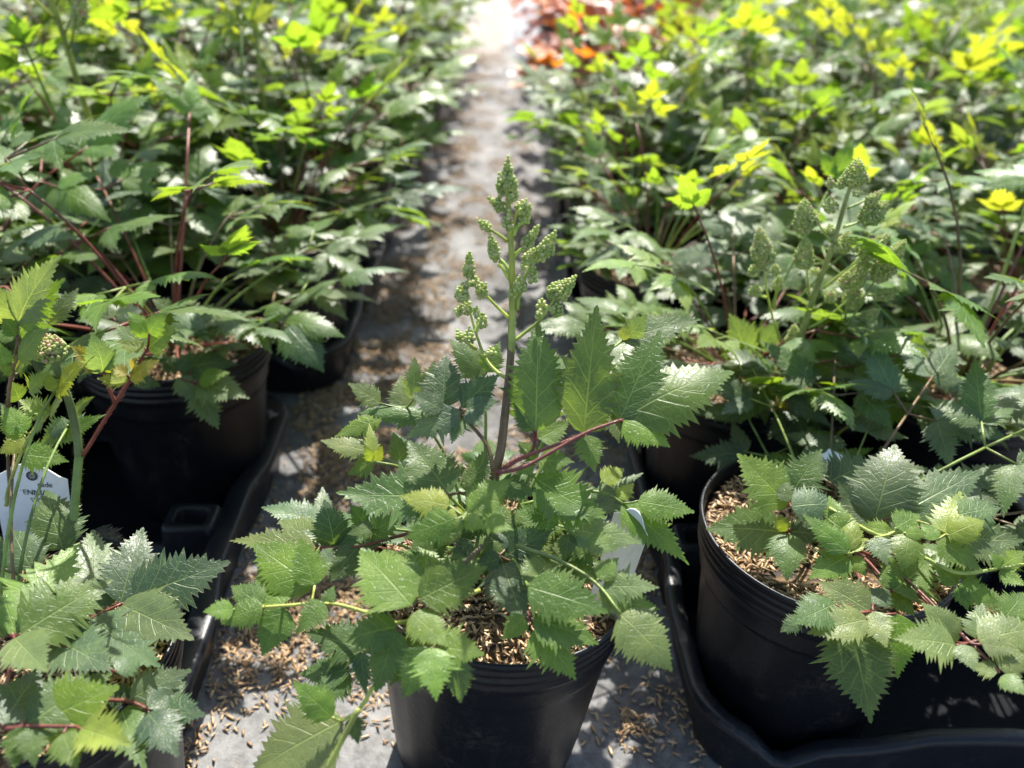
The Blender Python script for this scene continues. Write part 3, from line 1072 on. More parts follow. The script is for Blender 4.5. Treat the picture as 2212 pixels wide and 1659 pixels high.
# ---- the pot in the aisle
CX, CY = -0.007, 0.381
make_pot((CX, CY, 0.0), 0.4, 'black nursery pot standing alone on the aisle fabric', True, 0, tilt=(0, R(2.5)))
C = Hero('astilbe_plant', 'budding astilbe in the lone aisle pot, sharp green leaves, one upright bud spike', (CX, CY, 0.158),
         [(300, -0.025), (708, -0.022), (948, 0.020), (1188, 0.062), (1332, 0.098), (1500, 0.128), (1660, 0.145)], 101)
st = C.stem(Z5, [(1300, 700, -0.01), (1306, 650, -0.005), (1332, 550, 0.0), (1352, 380, 0.0), (1375, 150, 0.0), (1382, -20, 0.0)], [0.0027, 0.0025, 0.0023, 0.0021, 0.0020], 'brown', hairs=420)
st2 = C.stem(ZF, [(492, 1640), (500, 1300), (500, 1000), (490, 750), (466, 450), (465, 200), (466, 70)], [0.0020, 0.0019, 0.0017, 0.0015, 0.0012, 0.0008], 'yellow', name='flower_stem', hairs=420, parent=st)
C.clusters(ZF, st2,
    [[(465, 500), (430, 470), (340, 400)], [(505, 680), (540, 610), (600, 560)], [(505, 640), (520, 540), (570, 460)], [(460, 730), (400, 680), (320, 630)], [(515, 850), (550, 810), (600, 770)],
     [(480, 980), (430, 900), (370, 850)], [(480, 1040), (430, 960), (390, 910)], [(540, 1280), (560, 1150), (620, 980), (700, 860), (780, 780)], [(500, 1180), (540, 1140), (560, 1090)],
     [(475, 1350), (380, 1260), (270, 1140), (190, 1010)], [(190, 1010), (150, 1080), (110, 1150)], [(520, 1530), (610, 1460), (720, 1370), (820, 1230), (880, 1150)],
     [(470, 1850), (360, 1770), (275, 1659), (200, 1450), (150, 1270)], [(210, 1600), (150, 1560), (90, 1520)], [(200, 1470), (230, 1400), (250, 1380)], [(275, 1659), (320, 1640), (325, 1620)]],
    [(462, 260, 467, 45, 52), (430, 345, 395, 180, 50), (490, 400, 520, 230, 50), (440, 300, 450, 180, 55), (500, 300, 490, 160, 45), (405, 370, 415, 320, 35), (430, 470, 310, 375, 50), (465, 625, 472, 480, 46, 0.004),
     (540, 490, 615, 390, 46), (585, 580, 642, 430, 46), (325, 635, 212, 545, 42), (590, 785, 708, 608, 50), (362, 875, 322, 670, 50), (395, 925, 385, 895, 24),
     (600, 905, 705, 780, 55), (700, 880, 760, 780, 50), (740, 850, 848, 645, 62), (590, 965, 600, 930, 38), (655, 1060, 695, 975, 44), (560, 1130, 560, 1005, 58, 0.008), (475, 1165, 545, 1130, 42), (650, 975, 680, 940, 40),
     (145, 1015, 155, 815, 48), (215, 1105, 205, 1020, 46), (235, 1180, 285, 1070, 50), (85, 1200, 100, 1065, 62), (60, 1320, 85, 1250, 44), (130, 1310, 130, 1200, 52), (160, 1080, 150, 1030, 40),
     (215, 1340, 215, 1255, 42), (250, 1420, 265, 1315, 46), (85, 1530, 55, 1450, 42), (155, 1545, 150, 1425, 48), (330, 1665, 322, 1585, 46),
     (810, 1180, 880, 1050, 62), (850, 1190, 1012, 1010, 66), (735, 1280, 740, 1195, 50), (840, 1320, 890, 1220, 56), (705, 1345, 725, 1285, 34), (900, 1170, 950, 1080, 50)], 0.00125, 0.25)
C.leaf(Z5, [(1072, 360, 1085, 120, 165, 'd'), (1070, 370, 930, 295, 105, 'd'), (1155, 355, 1325, 210, 125, 'd'), (1160, 368, 1110, 525, 120, 's'), (1180, 375, 1255, 450, 105, 's'), (1175, 365, 1330, 330, 90, 's'), (1150, 380, 895, 500, 120, 's')],
       path=[(1298, 640), (1270, 530), (1190, 430), (1120, 365)], red='brown', d=0.012)
C.leaf(Z5, [(1000, 405, 690, 385, 80, 'm'), (900, 380, 880, 215, 120, 'p'), (790, 340, 645, 250, 90, 'p'), (800, 410, 583, 492, 85, 'b'), (1000, 330, 1035, 150, 100, 'p'), (940, 320, 945, 130, 80, 'p')], red='green', d=-0.03)
C.leaf(Z5, [(1250, 225, 1150, 65, 125, 'p'), (1270, 200, 1330, 60, 100, 'g'), (1240, 230, 1100, 50, 95, 'p')], red='green', d=-0.045)
C.leaf(Z5, [(735, 555, 520, 508, 90, 'p'), (885, 600, 848, 470, 80, 'm'), (760, 600, 640, 660, 120, 'g')], red='green', d=-0.03)
C.leaf(Z5, [(755, 610, 740, 430, 45, 'y'), (770, 600, 800, 530, 40, 'y'), (750, 600, 715, 520, 36, 'y')], red='green', d=-0.012)
C.leaf(Z5, [(1100, 745, 915, 508, 225, 'm'), (1065, 745, 588, 742, 215, 'm'), (1180, 740, 1272, 545, 135, 'm'), (1100, 770, 900, 840, 130, 'g')], red='brown', d=0.0)
C.leaf(Z5, [(1185, 825, 1392, 675, 130, 'b'), (1100, 800, 878, 758, 120, 'y'), (1120, 860, 900, 948, 130, 'b'), (1170, 850, 1076, 835, 70, 'y'), (1168, 860, 1265, 905, 85, 'b'), (1160, 868, 1098, 925, 75, 'b'), (1260, 870, 1392, 912, 85, 'b')], red='green', d=0.016)
C.leaf(Z5, [(1490, 465, 1502, -25, 225, 'm'), (1500, 500, 1645, 415, 135, 'g'), (1482, 465, 1390, 325, 95, 'm')], path=[(1310, 660), (1390, 600), (1470, 560), (1490, 480)], red='red', d=-0.004)
C.leaf(Z5, [(1705, 478, 1765, -105, 210, 'm'), (1715, 485, 1755, 650, 235, 'g'), (1730, 470, 1825, 330, 80, 'y', -0.01), (1760, 300, 1845, 120, 90, 'g', -0.02)], path=[(1310, 660), (1420, 590), (1600, 520), (1705, 482)], red='red', d=0.0)
C.leaf(Z5, [(1868, 415, 2055, 10, 200, 'm'), (1880, 412, 2385, 200, 265, 'g'), (1880, 420, 2095, 540, 145, 'b')], path=[(1312, 655), (1450, 620), (1700, 480), (1870, 416)], red='red', d=0.01)
C.leaf(Z5, [(1880, 60, 2235, -38, 130, 's'), (1880, 55, 1900, -20, 80, 'p'), (1900, 50, 1990, -60, 80, 's')], red='green', d=-0.03)
C.leaf(Z5, [(1490, 680, 1805, 860, 215, 'g'), (1500, 600, 1665, 605, 105, 'g'), (1490, 590, 1405, 510, 95, 'g'), (1480, 625, 1395, 655, 85, 'b'), (1330, 700, 1495, 755, 145, 'm')], red='green', d=-0.004)
C.leaf(Z5, [(1630, 905, 1965, 968, 135, 'p'), (1600, 862, 1805, 830, 95, 'g'), (1640, 930, 1618, 1050, 120, 'm'), (1720, 960, 1855, 1005, 85, 'p'), (1590, 880, 1430, 800, 110, 'g')], red='green', d=-0.012)
C.leaf(Z5, [(1878, 795, 2182, 1070, 140, 'b'), (1950, 780, 2205, 830, 130, 'g'), (1785, 690, 1888, 635, 95, 'y'), (1860, 770, 1930, 700, 60, 'y')], path=[(1420, 800), (1650, 740), (1800, 745), (1880, 790)], red='green', d=-0.03)
C.leaf(Z5, [(1790, 1165, 2048, 1170, 125, 'p'), (1775, 1175, 1965, 1320, 95, 'p'), (1870, 1290, 2104, 1548, 205, 'p'), (1850, 1222, 2048, 1268, 110, 'g'), (1770, 1130, 1862, 1035, 110, 'g')], path=[(1400, 980), (1600, 1050), (1760, 1150), (1870, 1285)], red='green', d=-0.006)
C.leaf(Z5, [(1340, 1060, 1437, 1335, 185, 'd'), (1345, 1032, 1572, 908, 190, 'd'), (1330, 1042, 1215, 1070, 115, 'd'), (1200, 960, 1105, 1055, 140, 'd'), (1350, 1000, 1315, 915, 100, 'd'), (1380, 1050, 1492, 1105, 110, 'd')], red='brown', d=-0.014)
C.leaf(Z5, [(930, 1250, 695, 1003, 270, 'b'), (985, 1195, 1012, 945, 130, 'b'), (965, 1222, 1272, 1075, 180, 'g'), (935, 1285, 1095, 1435, 180, 'b')], path=[(1250, 980), (1100, 1130), (980, 1210), (925, 1260)], red='brown', d=0.004)
C.leaf(Z5, [(865, 1345, 618, 1412, 160, 'g'), (862, 1362, 768, 1645, 155, 'g'), (990, 1400, 830, 1615, 150, 'g')], red='brown', d=-0.004)
C.leaf(Z5, [(1012, 1440, 890, 1668, 140, 'g'), (1020, 1440, 1042, 1685, 205, 'b'), (1020, 1430, 1258, 1472, 190, 'b'), (1130, 1490, 1152, 1690, 105, 'd', -0.01)], red='brown', d=0.004)
C.leaf(Z5, [(1450, 1160, 1590, 1020, 145, 'g'), (1455, 1165, 1815, 1285, 190, 'g')], red='green', d=-0.004)
C.leaf(Z5, [(1475, 1312, 1775, 1425, 165, 'g'), (1488, 1350, 1672, 1588, 180, 'b'), (1442, 1300, 1338, 1405, 140, 'b')], red='red', d=-0.008)
C.leaf(Z5, [(495, 1165, 213, 970, 215, 'b'), (495, 1160, 428, 946, 125, 'b'), (352, 1248, 242, 1072, 160, 'b'), (262, 1248, 118, 1163, 110, 'g'), (130, 1268, -8, 1278, 85, 'b'), (262, 1256, 72, 1335, 105, 'g'), (355, 1260, 257, 1480, 150, 'g'), (540, 1240, 408, 1385, 120, 'g'), (545, 1250, 582, 1160, 70, 'g')],
       path=[(1240, 1180), (900, 1325), (740, 1285), (560, 1240), (350, 1252), (130, 1266)], red='yellow', d=-0.012)
C.leaf(Z5, [(495, 992, 108, 960, 105, 'p'), (500, 965, 335, 868, 120, 'p'), (585, 985, 538, 770, 145, 'd'), (592, 990, 712, 895, 125, 'd'), (690, 985, 558, 1148, 115, 'd'), (530, 1000, 575, 1060, 60, 's'), (710, 960, 802, 980, 90, 'd')], path=[(1180, 860), (900, 930), (690, 985), (500, 990)], red='red', d=-0.035)
C.leaf(Z5, [(730, 932, 888, 835, 130, 'g'), (720, 885, 655, 795, 135, 'm'), (760, 900, 640, 930, 90, 'm')], red='green', d=-0.035)
C.leaf(Z5, [(730, 1450, 443, 1368, 145, 'm'), (655, 1542, 425, 1558, 125, 'm'), (650, 1548, 480, 1690, 165, 'm'), (700, 1462, 722, 1650, 75, 'd'), (740, 1440, 560, 1330, 120, 'd')], path=[(1100, 1290), (900, 1360), (735, 1450), (660, 1540)], red='brown', d=-0.02)
C.leaf(Z3, [(1478, 1452, 1072, 1690, 240, 'p'), (1430, 1440, 1262, 1285, 105, 'b'), (1520, 1440, 1545, 1560, 90, 'm')], path=[(1760, 1120), (1640, 1260), (1560, 1390), (1520, 1430), (1470, 1456)], red='yellow', d=-0.01)
C.stem(Z3, [(1545, 1405, 0.0), (1480, 1530, 0.0), (1405, 1670, 0.0)], [0.0013, 0.0012, 0.0011], 'yellow', name='leaf', hairs=60, n=6)
for i in range(11):
    a0, a1 = 900 + 75 * i + C.rg.uniform(-40, 40), C.rg.uniform(820, 1120)
    C.leaf(Z5, [(a0, a1, a0 + 200 * math.cos(q), a1 + 150 * math.sin(q) + 30, 135, C.rg.choice('mgg')) for q in (C.rg.uniform(0, 6.28), C.rg.uniform(0, 2), C.rg.uniform(1.2, 3.14))], red='green', d=-0.022)
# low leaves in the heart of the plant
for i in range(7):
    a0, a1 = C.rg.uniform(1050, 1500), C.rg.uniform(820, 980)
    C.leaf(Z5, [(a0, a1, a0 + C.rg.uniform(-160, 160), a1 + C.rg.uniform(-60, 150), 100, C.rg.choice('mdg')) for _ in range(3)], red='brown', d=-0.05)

# ---- front left plant
LX, LY = on_ground(35, 1400, 0.165).x, on_ground(35, 1400, 0.165).y
L0 = Hero('astilbe_plant', 'astilbe with white plant tag and tall hairy stem ending in a drooping bud head', (LX, LY, 0.158),
          [(Y_, LY - q_) for Y_, q_ in ((300, 0.39), (900, 0.39), (1100, 0.375), (1250, 0.332), (1400, 0.286), (1520, 0.252), (1700, 0.216))], 202)
st = L0.stem(Z3, [(290, 760, 0.0), (310, 650, 0.0), (340, 310, 0.0)], [0.0025, 0.0024, 0.0023], 'green', hairs=420, n=12)
st2 = L0.stem(ZU, [(492, 1310), (480, 1200), (440, 1000), (385, 850), (340, 720), (318, 660)], [0.0023, 0.0022, 0.0021, 0.0023], (0.14, 0.19, 0.06), name='flower_stem', hairs=500, parent=st, n=12)
L0.clusters(ZU, st2, [], [(335, 700, 270, 555, 78, 0.0), (300, 660, 250, 600, 60, 0.004), (345, 660, 340, 560, 50, 0.0), (320, 870, 360, 840, 34, 0.004), (310, 890, 330, 850, 28, 0.0)], 0.00105, 0.75)
L0.leaf(ZU, [(920, 640, 715, 498, 120, 'p'), (925, 640, 1105, 498, 160, 'g'), (930, 565, 795, 412, 100, 'b'), (930, 545, 1045, 415, 115, 'g'), (905, 640, 715, 598, 70, 'y')], path=[(495, 1310), (540, 1270), (650, 1090), (720, 980), (800, 850), (890, 690), (920, 640)], red='red', d=0.0)
L0.leaf(ZU, [(810, 830, 995, 712, 105, 'o'), (800, 840, 605, 825, 95, 'y'), (790, 805, 695, 745, 90, 'o'), (830, 790, 862, 690, 65, 'o')], path=[(740, 960), (775, 890), (810, 830)], red='red', d=0.001)
L0.leaf(ZU, [(640, 790, 565, 535, 140, 's'), (620, 770, 440, 618, 110, 'o'), (640, 780, 705, 680, 100, 'y'), (650, 770, 725, 650, 70, 's')], path=[(718, 985), (680, 890), (640, 790)], red='red', d=0.0)
L0.leaf(ZU, [(115, 490, 382, 55, 205, 's'), (120, 562, 407, 200, 185, 'g'), (300, 485, 492, 265, 100, 's', -0.01), (100, 490, -10, 250, 130, 's'), (105, 572, -20, 545, 100, 'g'), (100, 560, 10, 430, 85, 'm')], path=[(60, 1480), (50, 1300), (55, 900), (112, 585)], red='brown', d=0.004)
L0.leaf(ZU, [(110, 690, 305, 515, 140, 'g'), (90, 775, 185, 690, 90, 'y'), (30, 745, -10, 590, 110, 'g'), (80, 790, -20, 745, 110, 'b'), (120, 790, 190, 730, 70, 'g')], path=[(50, 1000), (60, 880), (90, 740)], red='brown', d=0.012)
L0.leaf(ZU, [(185, 905, 312, 785, 110, 'y'), (300, 1060, 120, 958, 125, 'y'), (160, 1162, 10, 1000, 140, 'b'), (172, 1202, -15, 1295, 110, 'y'), (150, 1182, -10, 1125, 105, 'b'), (310, 1040, 390, 960, 90, 'p'), (280, 1080, 200, 1160, 100, 's')], path=[(40, 1620), (60, 1490), (170, 1210), (310, 1040)], red='yellow', d=0.016)
L0.leaf(ZU, [(345, 925, 595, 685, 120, 'y'), (330, 900, 300, 790, 60, 'y')], red='green', d=0.006)
L0.leaf(ZU, [(440, 1100, 255, 1245, 125, 'g'), (380, 1200, 668, 1048, 100, 'b'), (470, 1050, 592, 938, 70, 'g'), (420, 1120, 300, 1180, 110, 's'), (430, 1110, 600, 1100, 80, 's')], red='green', d=-0.008)
L0.leaf(ZU, [(145, 1300, 432, 1345, 200, 'b'), (120, 960, 60, 840, 130, 'm'), (100, 1100, 0, 980, 110, 's')], red='brown', d=-0.012)
L0.leaf(Z3, [(45, 1085, 345, 685, 205, 'b'), (90, 1080, 488, 845, 205, 'g'), (62, 1100, 203, 1245, 140, 'p'), (30, 1090, -60, 900, 150, 'g')], red='red', d=0.016)
L0.leaf(Z3, [(520, 950, 617, 620, 160, 'd'), (545, 945, 995, 772, 210, 'd'), (520, 955, 838, 1108, 170, 's'), (400, 1012, 692, 1225, 165, 's'), (395, 1000, 400, 630, 200, 's'), (410, 1005, 480, 880, 110, 'd')], path=[(140, 850), (260, 1090), (400, 1010), (525, 950)], red='red', d=-0.002)
L0.leaf(Z3, [(235, 1110, 497, 1245, 165, 's'), (225, 1110, 400, 1015, 125, 'd'), (500, 1245, 605, 1190, 95, 's'), (240, 1120, 150, 1000, 110, 'm')], red='red', d=0.006)
L0.leaf(Z3, [(140, 805, 55, 635, 135, 's'), (272, 718, 200, 460, 160, 'm'), (0, 900, 45, 645, 110, 'm'), (-10, 800, -60, 640, 110, 'm')], red='brown', d=0.004)
L0.leaf(Z3, [(130, 1478, 515, 1305, 215, 'b'), (120, 1470, 485, 1248, 160, 'm', -0.01), (10, 1472, 175, 1235, 190, 'd'), (350, 1490, 565, 1562, 125, 'y'), (270, 1510, 335, 1670, 200, 'g'), (90, 1482, 60, 1670, 125, 'g'), (132, 1482, 150, 1660, 120, 'm')], path=[(100, 1010), (40, 1250), (10, 1470), (130, 1478), (330, 1480)], red='red', d=0.008)
L0.leaf(Z3, [(560, 1362, 825, 1236, 120, 's'), (640, 1405, 802, 1285, 90, 'd'), (640, 1410, 884, 1432, 145, 'd'), (640, 1420, 768, 1610, 130, 'd'), (520, 1400, 622, 1668, 130, 'm'), (560, 1380, 450, 1300, 120, 'd')], path=[(200, 1060), (400, 1330), (560, 1372), (640, 1408)], red='red', d=-0.01)
L0.leaf(Z3, [(420, 1400, 520, 1500, 110, 'm'), (400, 1390, 330, 1290, 100, 'd'), (300, 1300, 420, 1240, 110, 'd')], red='brown', d=-0.03)
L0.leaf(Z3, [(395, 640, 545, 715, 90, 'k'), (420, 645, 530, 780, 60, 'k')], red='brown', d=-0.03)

# ---- front right plant
RX, RY = 0.211, 0.427
R0 = Hero('astilbe_plant', 'low leafy astilbe drooping over the rim of the front right pot', (RX, RY, 0.158),
          [(600, -0.03), (950, 0.005), (1100, 0.045), (1200, 0.072), (1350, 0.115), (1560, 0.150), (1700, 0.165)], 303)
R0.leaf(ZR, [(590, 288, 318, 15, 215, 'b'), (602, 228, 765, -10, 215, 'm'), (602, 292, 858, 285, 160, 's'), (590, 270, 560, 150, 90, 'm')], red='red', d=-0.02)
R0.leaf(ZR, [(560, 425, 155, 410, 215, 'm'), (582, 432, 580, 685, 150, 'm'), (592, 422, 775, 455, 160, 'd'), (580, 420, 530, 330, 90, 'y')], red='red', d=-0.03)
R0.leaf(ZR, [(1022, 378, 846, 160, 165, 's'), (1038, 372, 1150, -35, 265, 's'), (1150, 342, 1605, 108, 215, 's')], red='red', d=-0.012)
R0.leaf(ZR, [(790, 170, 1060, 55, 180, 'd'), (1100, 250, 1290, 130, 150, 'd'), (760, 140, 700, 0, 120, 'd')], red='brown', d=-0.04)
R0.leaf(ZR, [(900, 532, 800, 235, 120, 'b'), (900, 535, 665, 335, 105, 'b'), (910, 522, 902, 325, 90, 'y'), (900, 552, 697, 670, 160, 'b'), (920, 552, 992, 660, 110, 'b'), (905, 525, 718, 390, 100, 'b'), (930, 530, 960, 400, 70, 'y')], red='yellow', d=0.0)
R0.leaf(ZR, [(1040, 452, 1105, 600, 140, 's'), (1130, 425, 950, 392, 75, 'b'), (1220, 437, 1180, 635, 130, 'b'), (1150, 402, 1275, 335, 120, 'b'), (1200, 430, 1320, 440, 80, 'b')], path=[(800, 300), (1050, 440), (1150, 425), (1230, 430)], red='yellow', d=0.0)
R0.leaf(ZR, [(1385, 447, 1492, 215, 120, 'y'), (1425, 442, 1615, 368, 130, 'y'), (1470, 452, 1825, 470, 175, 's'), (1370, 462, 1602, 630, 130, 'b'), (1365, 465, 1280, 380, 90, 'b'), (1480, 335, 1695, 300, 135, 's')], red='yellow', d=0.008)
R0.leaf(ZR, [(1690, 612, 1825, 525, 120, 'b'), (1690, 630, 1835, 705, 120, 'b'), (1700, 610, 1640, 530, 70, 'b'), (1830, 592, 1960, 560, 130, 'b')], path=[(1300, 560), (1480, 640), (1690, 615), (1830, 592)], red='yellow', d=0.0)
R0.leaf(ZR, [(1135, 732, 1362, 545, 240, 'g'), (1130, 742, 1248, 865, 140, 'g'), (1122, 722, 1085, 595, 75, 'g')], red='red', d=-0.014)
R0.leaf(ZR, [(1470, 702, 1345, 595, 120, 'b'), (1480, 702, 1685, 795, 145, 'b'), (1480, 712, 1527, 838, 70, 'g'), (1480, 665, 1575, 595, 95, 'g')], red='yellow', d=-0.006)
R0.leaf(ZR, [(1015, 838, 742, 688, 170, 'p'), (1002, 882, 685, 958, 150, 'p'), (1020, 842, 1102, 1030, 150, 'p'), (832, 802, 608, 905, 165, 'm'), (655, 880, 545, 948, 105, 's')], red='red', d=0.0)
R0.leaf(ZR, [(912, 912, 1022, 1428, 320, 'm'), (1152, 852, 1160, 1195, 160, 'b'), (1030, 800, 1110, 720, 120, 'd')], red='red', d=-0.006)
R0.leaf(ZR, [(1470, 1002, 1285, 795, 215, 'p'), (1460, 1016, 1135, 985, 165, 'p'), (1575, 986, 1602, 795, 175, 'p'), (1580, 992, 1905, 928, 220, 'p'), (1490, 1012, 1562, 1155, 120, 'p'), (1600, 1012, 1805, 1045, 130, 'p')], red='red', d=0.006)
R0.leaf(ZR, [(1682, 1160, 1535, 1125, 130, 'p'), (1690, 1140, 1835, 1055, 140, 'p'), (1700, 1180, 1840, 1285, 120, 'p')], red='red', d=0.008)
R0.leaf(ZR, [(1700, 880, 1560, 690, 150, 'm'), (1720, 870, 1830, 740, 150, 'g'), (1690, 900, 1610, 1000, 110, 'm')], red='brown', d=-0.03)
for i in range(6):
    a0, a1 = R0.rg.uniform(1000, 1600), R0.rg.uniform(150, 600)
    R0.leaf(ZR, [(a0, a1, a0 + R0.rg.uniform(-220, 220), a1 + R0.rg.uniform(-120, 160), 150, R0.rg.choice('mds')) for _ in range(3)], red='brown', d=-0.05)

# ------------------------------------------------------------------ plants of the two blocks
class LeafKind:
    """one kind of compound leaf: stalk mesh, its leaflets, and a joined version for the far rows"""
    def __init__(s, seed, Lp, elev, size, pinnae=3, young=False, fold=False):
        rg = random.Random(seed)
        s.young = young
        mb = MB()
        e = R(elev)
        tip_dir_el = e * 0.25
        P0 = Vector((0, 0, 0))
        P1 = Vector((math.cos(e), 0, math.sin(e))) * Lp * 0.6
        P2 = P1 + Vector((math.cos(tip_dir_el + 0.35 * e), 0, math.sin(tip_dir_el + 0.35 * e))) * Lp * 0.45
        path = bez(P0, P1, P2, 6)
        mb.tube(path, [0.0017 - 0.0007 * i / 6 for i in range(7)], 5)
        s.leaflets = []
        de = R(rg.uniform(8, 24)) if not young else R(50)
        D = Vector((math.cos(de), 0, math.sin(de)))
        Nn = Vector((-math.sin(de), 0, math.cos(de)))
        Sd = Vector((0, 1, 0))
        def leafl(B, d, L, nrm):
            n0 = nrm + Vector((rg.uniform(-0.3, 0.3), rg.uniform(-0.3, 0.3), 0)) * 0.8
            lib = LF if (young and rg.random() < 0.6) else LH
            i = rg.randrange(len(lib))
            s.leaflets.append((lib[i], leaflet_matrix(B, B + d * L, L * rg.uniform(0.41, 0.55), n0, lib[i]['ratio']), rg.randrange(len(LL)), (B, B + d * L, n0)))
        def pinna(B, d, L, nn):
            side = nn.cross(d)
            q = B + d * L * 0.45
            mb.tube([B, q], [0.0010, 0.0008], 5)
            droop = Vector((0, 0, -1))
            leafl(q, (d + droop * rg.uniform(-0.1, 0.45) * (0 if young else 1)).normalized(), L * rg.uniform(0.95, 1.15), nn)
            for sg in (-1, 1):
                a = R(rg.uniform(48, 70))
                dd = (d * math.cos(a) + side * math.sin(a) * sg + droop * rg.uniform(-0.15, 0.4) * (0 if young else 1)).normalized()
                leafl(q - d * 0.002, dd, L * rg.uniform(0.62, 0.85), nn)
        tip = path[-1]
        if pinnae == 3:
            m_ = tip + D * size * 0.35
            mb.tube([tip, m_], [0.0011, 0.0010], 5)
            pinna(m_, D, size, Nn)
            for sg in (-1, 1):
                a = R(rg.uniform(52, 75))
                pinna(tip, (D * math.cos(a) + Sd * math.sin(a) * sg + Vector((0, 0, rg.uniform(-0.15, 0.2)))).normalized(), size * rg.uniform(0.75, 0.95), Nn)
        else:
            pinna(tip, D, size * 1.15, Nn)
        s.stalk = mb.mesh('leaf_stalk', [M['stem']])
        # joined
        V, F, U, MI = list(mb.v), list(mb.f), [(0, 0)] * len(mb.v), [0] * len(mb.f)
        for me, mt, li, (B, T, n0) in s.leaflets:
            lo_ = LL[li]
            mt2 = leaflet_matrix(B, T, (T - B).length * 0.45, n0, lo_['ratio'])
            o0 = len(V)
            uv = {}
            lay = lo_.uv_layers[0].data
            for p in lo_.polygons:
                for k_, vi in zip(p.loop_indices, p.vertices):
                    uv[vi] = tuple(lay[k_].uv)
            V += [tuple(mt2 @ v.co) for v in lo_.vertices]
            U += [uv[i] for i in range(len(lo_.vertices))]
            F += [tuple(i + o0 for i in p.vertices) for p in lo_.polygons]
            MI += [1] * len(lo_.polygons)
        s.joined = new_mesh('compound_leaf', V, F, [M['stem_fixed'], M['leaf']], True, MI, U)

def fixed_stem():
    m, n, p, out = mat('leaf_stalk_far')
    tc = N(n, 'ShaderNodeTexCoord')
    c = mixc(n, noise(n, 30, 2, tc.outputs['Object']), (0.16, 0.06, 0.03), (0.12, 0.14, 0.04))
    n.links.new(c, p.inputs['Base Color'])
    p.inputs['Roughness'].default_value = 0.5
    return m
M['stem_fixed'] = fixed_stem()

KIND_OUT = [LeafKind(500 + i, Lp, el, sz) for i, (Lp, el, sz) in enumerate([(0.11, 26, 0.058), (0.13, 34, 0.062), (0.10, 20, 0.054), (0.14, 44, 0.060)])]
KIND_UP = [LeafKind(520 + i, Lp, el, sz) for i, (Lp, el, sz) in enumerate([(0.15, 60, 0.060), (0.16, 70, 0.058), (0.135, 56, 0.064), (0.17, 76, 0.054)])]
KIND_LOW = [LeafKind(580 + i, Lp, el, sz) for i, (Lp, el, sz) in enumerate([(0.065, 22, 0.054), (0.080, 12, 0.058), (0.075, 34, 0.052)])]
KIND_IN = [LeafKind(540 + i, Lp, el, sz, pn) for i, (Lp, el, sz, pn) in enumerate([(0.09, 44, 0.054, 3), (0.115, 58, 0.056, 3), (0.105, 36, 0.056, 3), (0.085, 62, 0.056, 1)])]
KIND_YOUNG = [LeafKind(560 + i, Lp, el, sz, pn, True) for i, (Lp, el, sz, pn) in enumerate([(0.19, 80, 0.034, 1), (0.18, 72, 0.036, 3), (0.205, 84, 0.030, 3), (0.165, 66, 0.040, 1)])]

def panicle_mesh(seed, hi):
    rg = random.Random(seed)
    mb, bm_ = MB(), MB()
    H = 0.13
    lean = Vector((rg.uniform(-0.15, 0.15), rg.uniform(-0.15, 0.15), 1)).normalized()
    base = Vector((0, 0, 0))
    top_ = lean * (0.13 + H)
    path = [base, lean * 0.09, lean * 0.17, top_]
    mb.tube(path, [0.0030, 0.0026, 0.0020, 0.0009], 6)
    br = 0.0019 if hi else 0.0024
    for i in range(11):
        u = i / 11
        p = lean * (0.135 + H * 0.75 * u)
        a = i * 2.4 + rg.random()
        L = 0.042 * (1 - u) + 0.010
        d = (Vector((math.cos(a), math.sin(a), 0)) * 0.75 + lean * rg.uniform(0.5, 0.9)).normalized()
        q = p + d * L
        mb.tube([p, q], [0.0010, 0.0007], 4)
        bud_cluster(bm_, p + d * L * 0.45, q + d * 0.012, 0.0062 * (1 - 0.3 * u), br, rg, False, 0.5)
        if L > 0.025:
            sd_ = d.cross(lean) * rg.choice((-1, 1))
            bud_cluster(bm_, p + d * L * 0.5 + sd_ * 0.004, p + d * L * 0.75 + sd_ * 0.012, 0.0050, br, rg, False, 0.5)
    bud_cluster(bm_, lean * (0.13 + H * 0.72), top_ + lean * 0.006, 0.0075, br, rg, False, 0.9)
    return mb.mesh('flower_stem', [M['stem']]), bm_.mesh('flower_buds', [M['bud']], True, True)
PAN = [panicle_mesh(900 + i, i < 2) for i in range(4)]

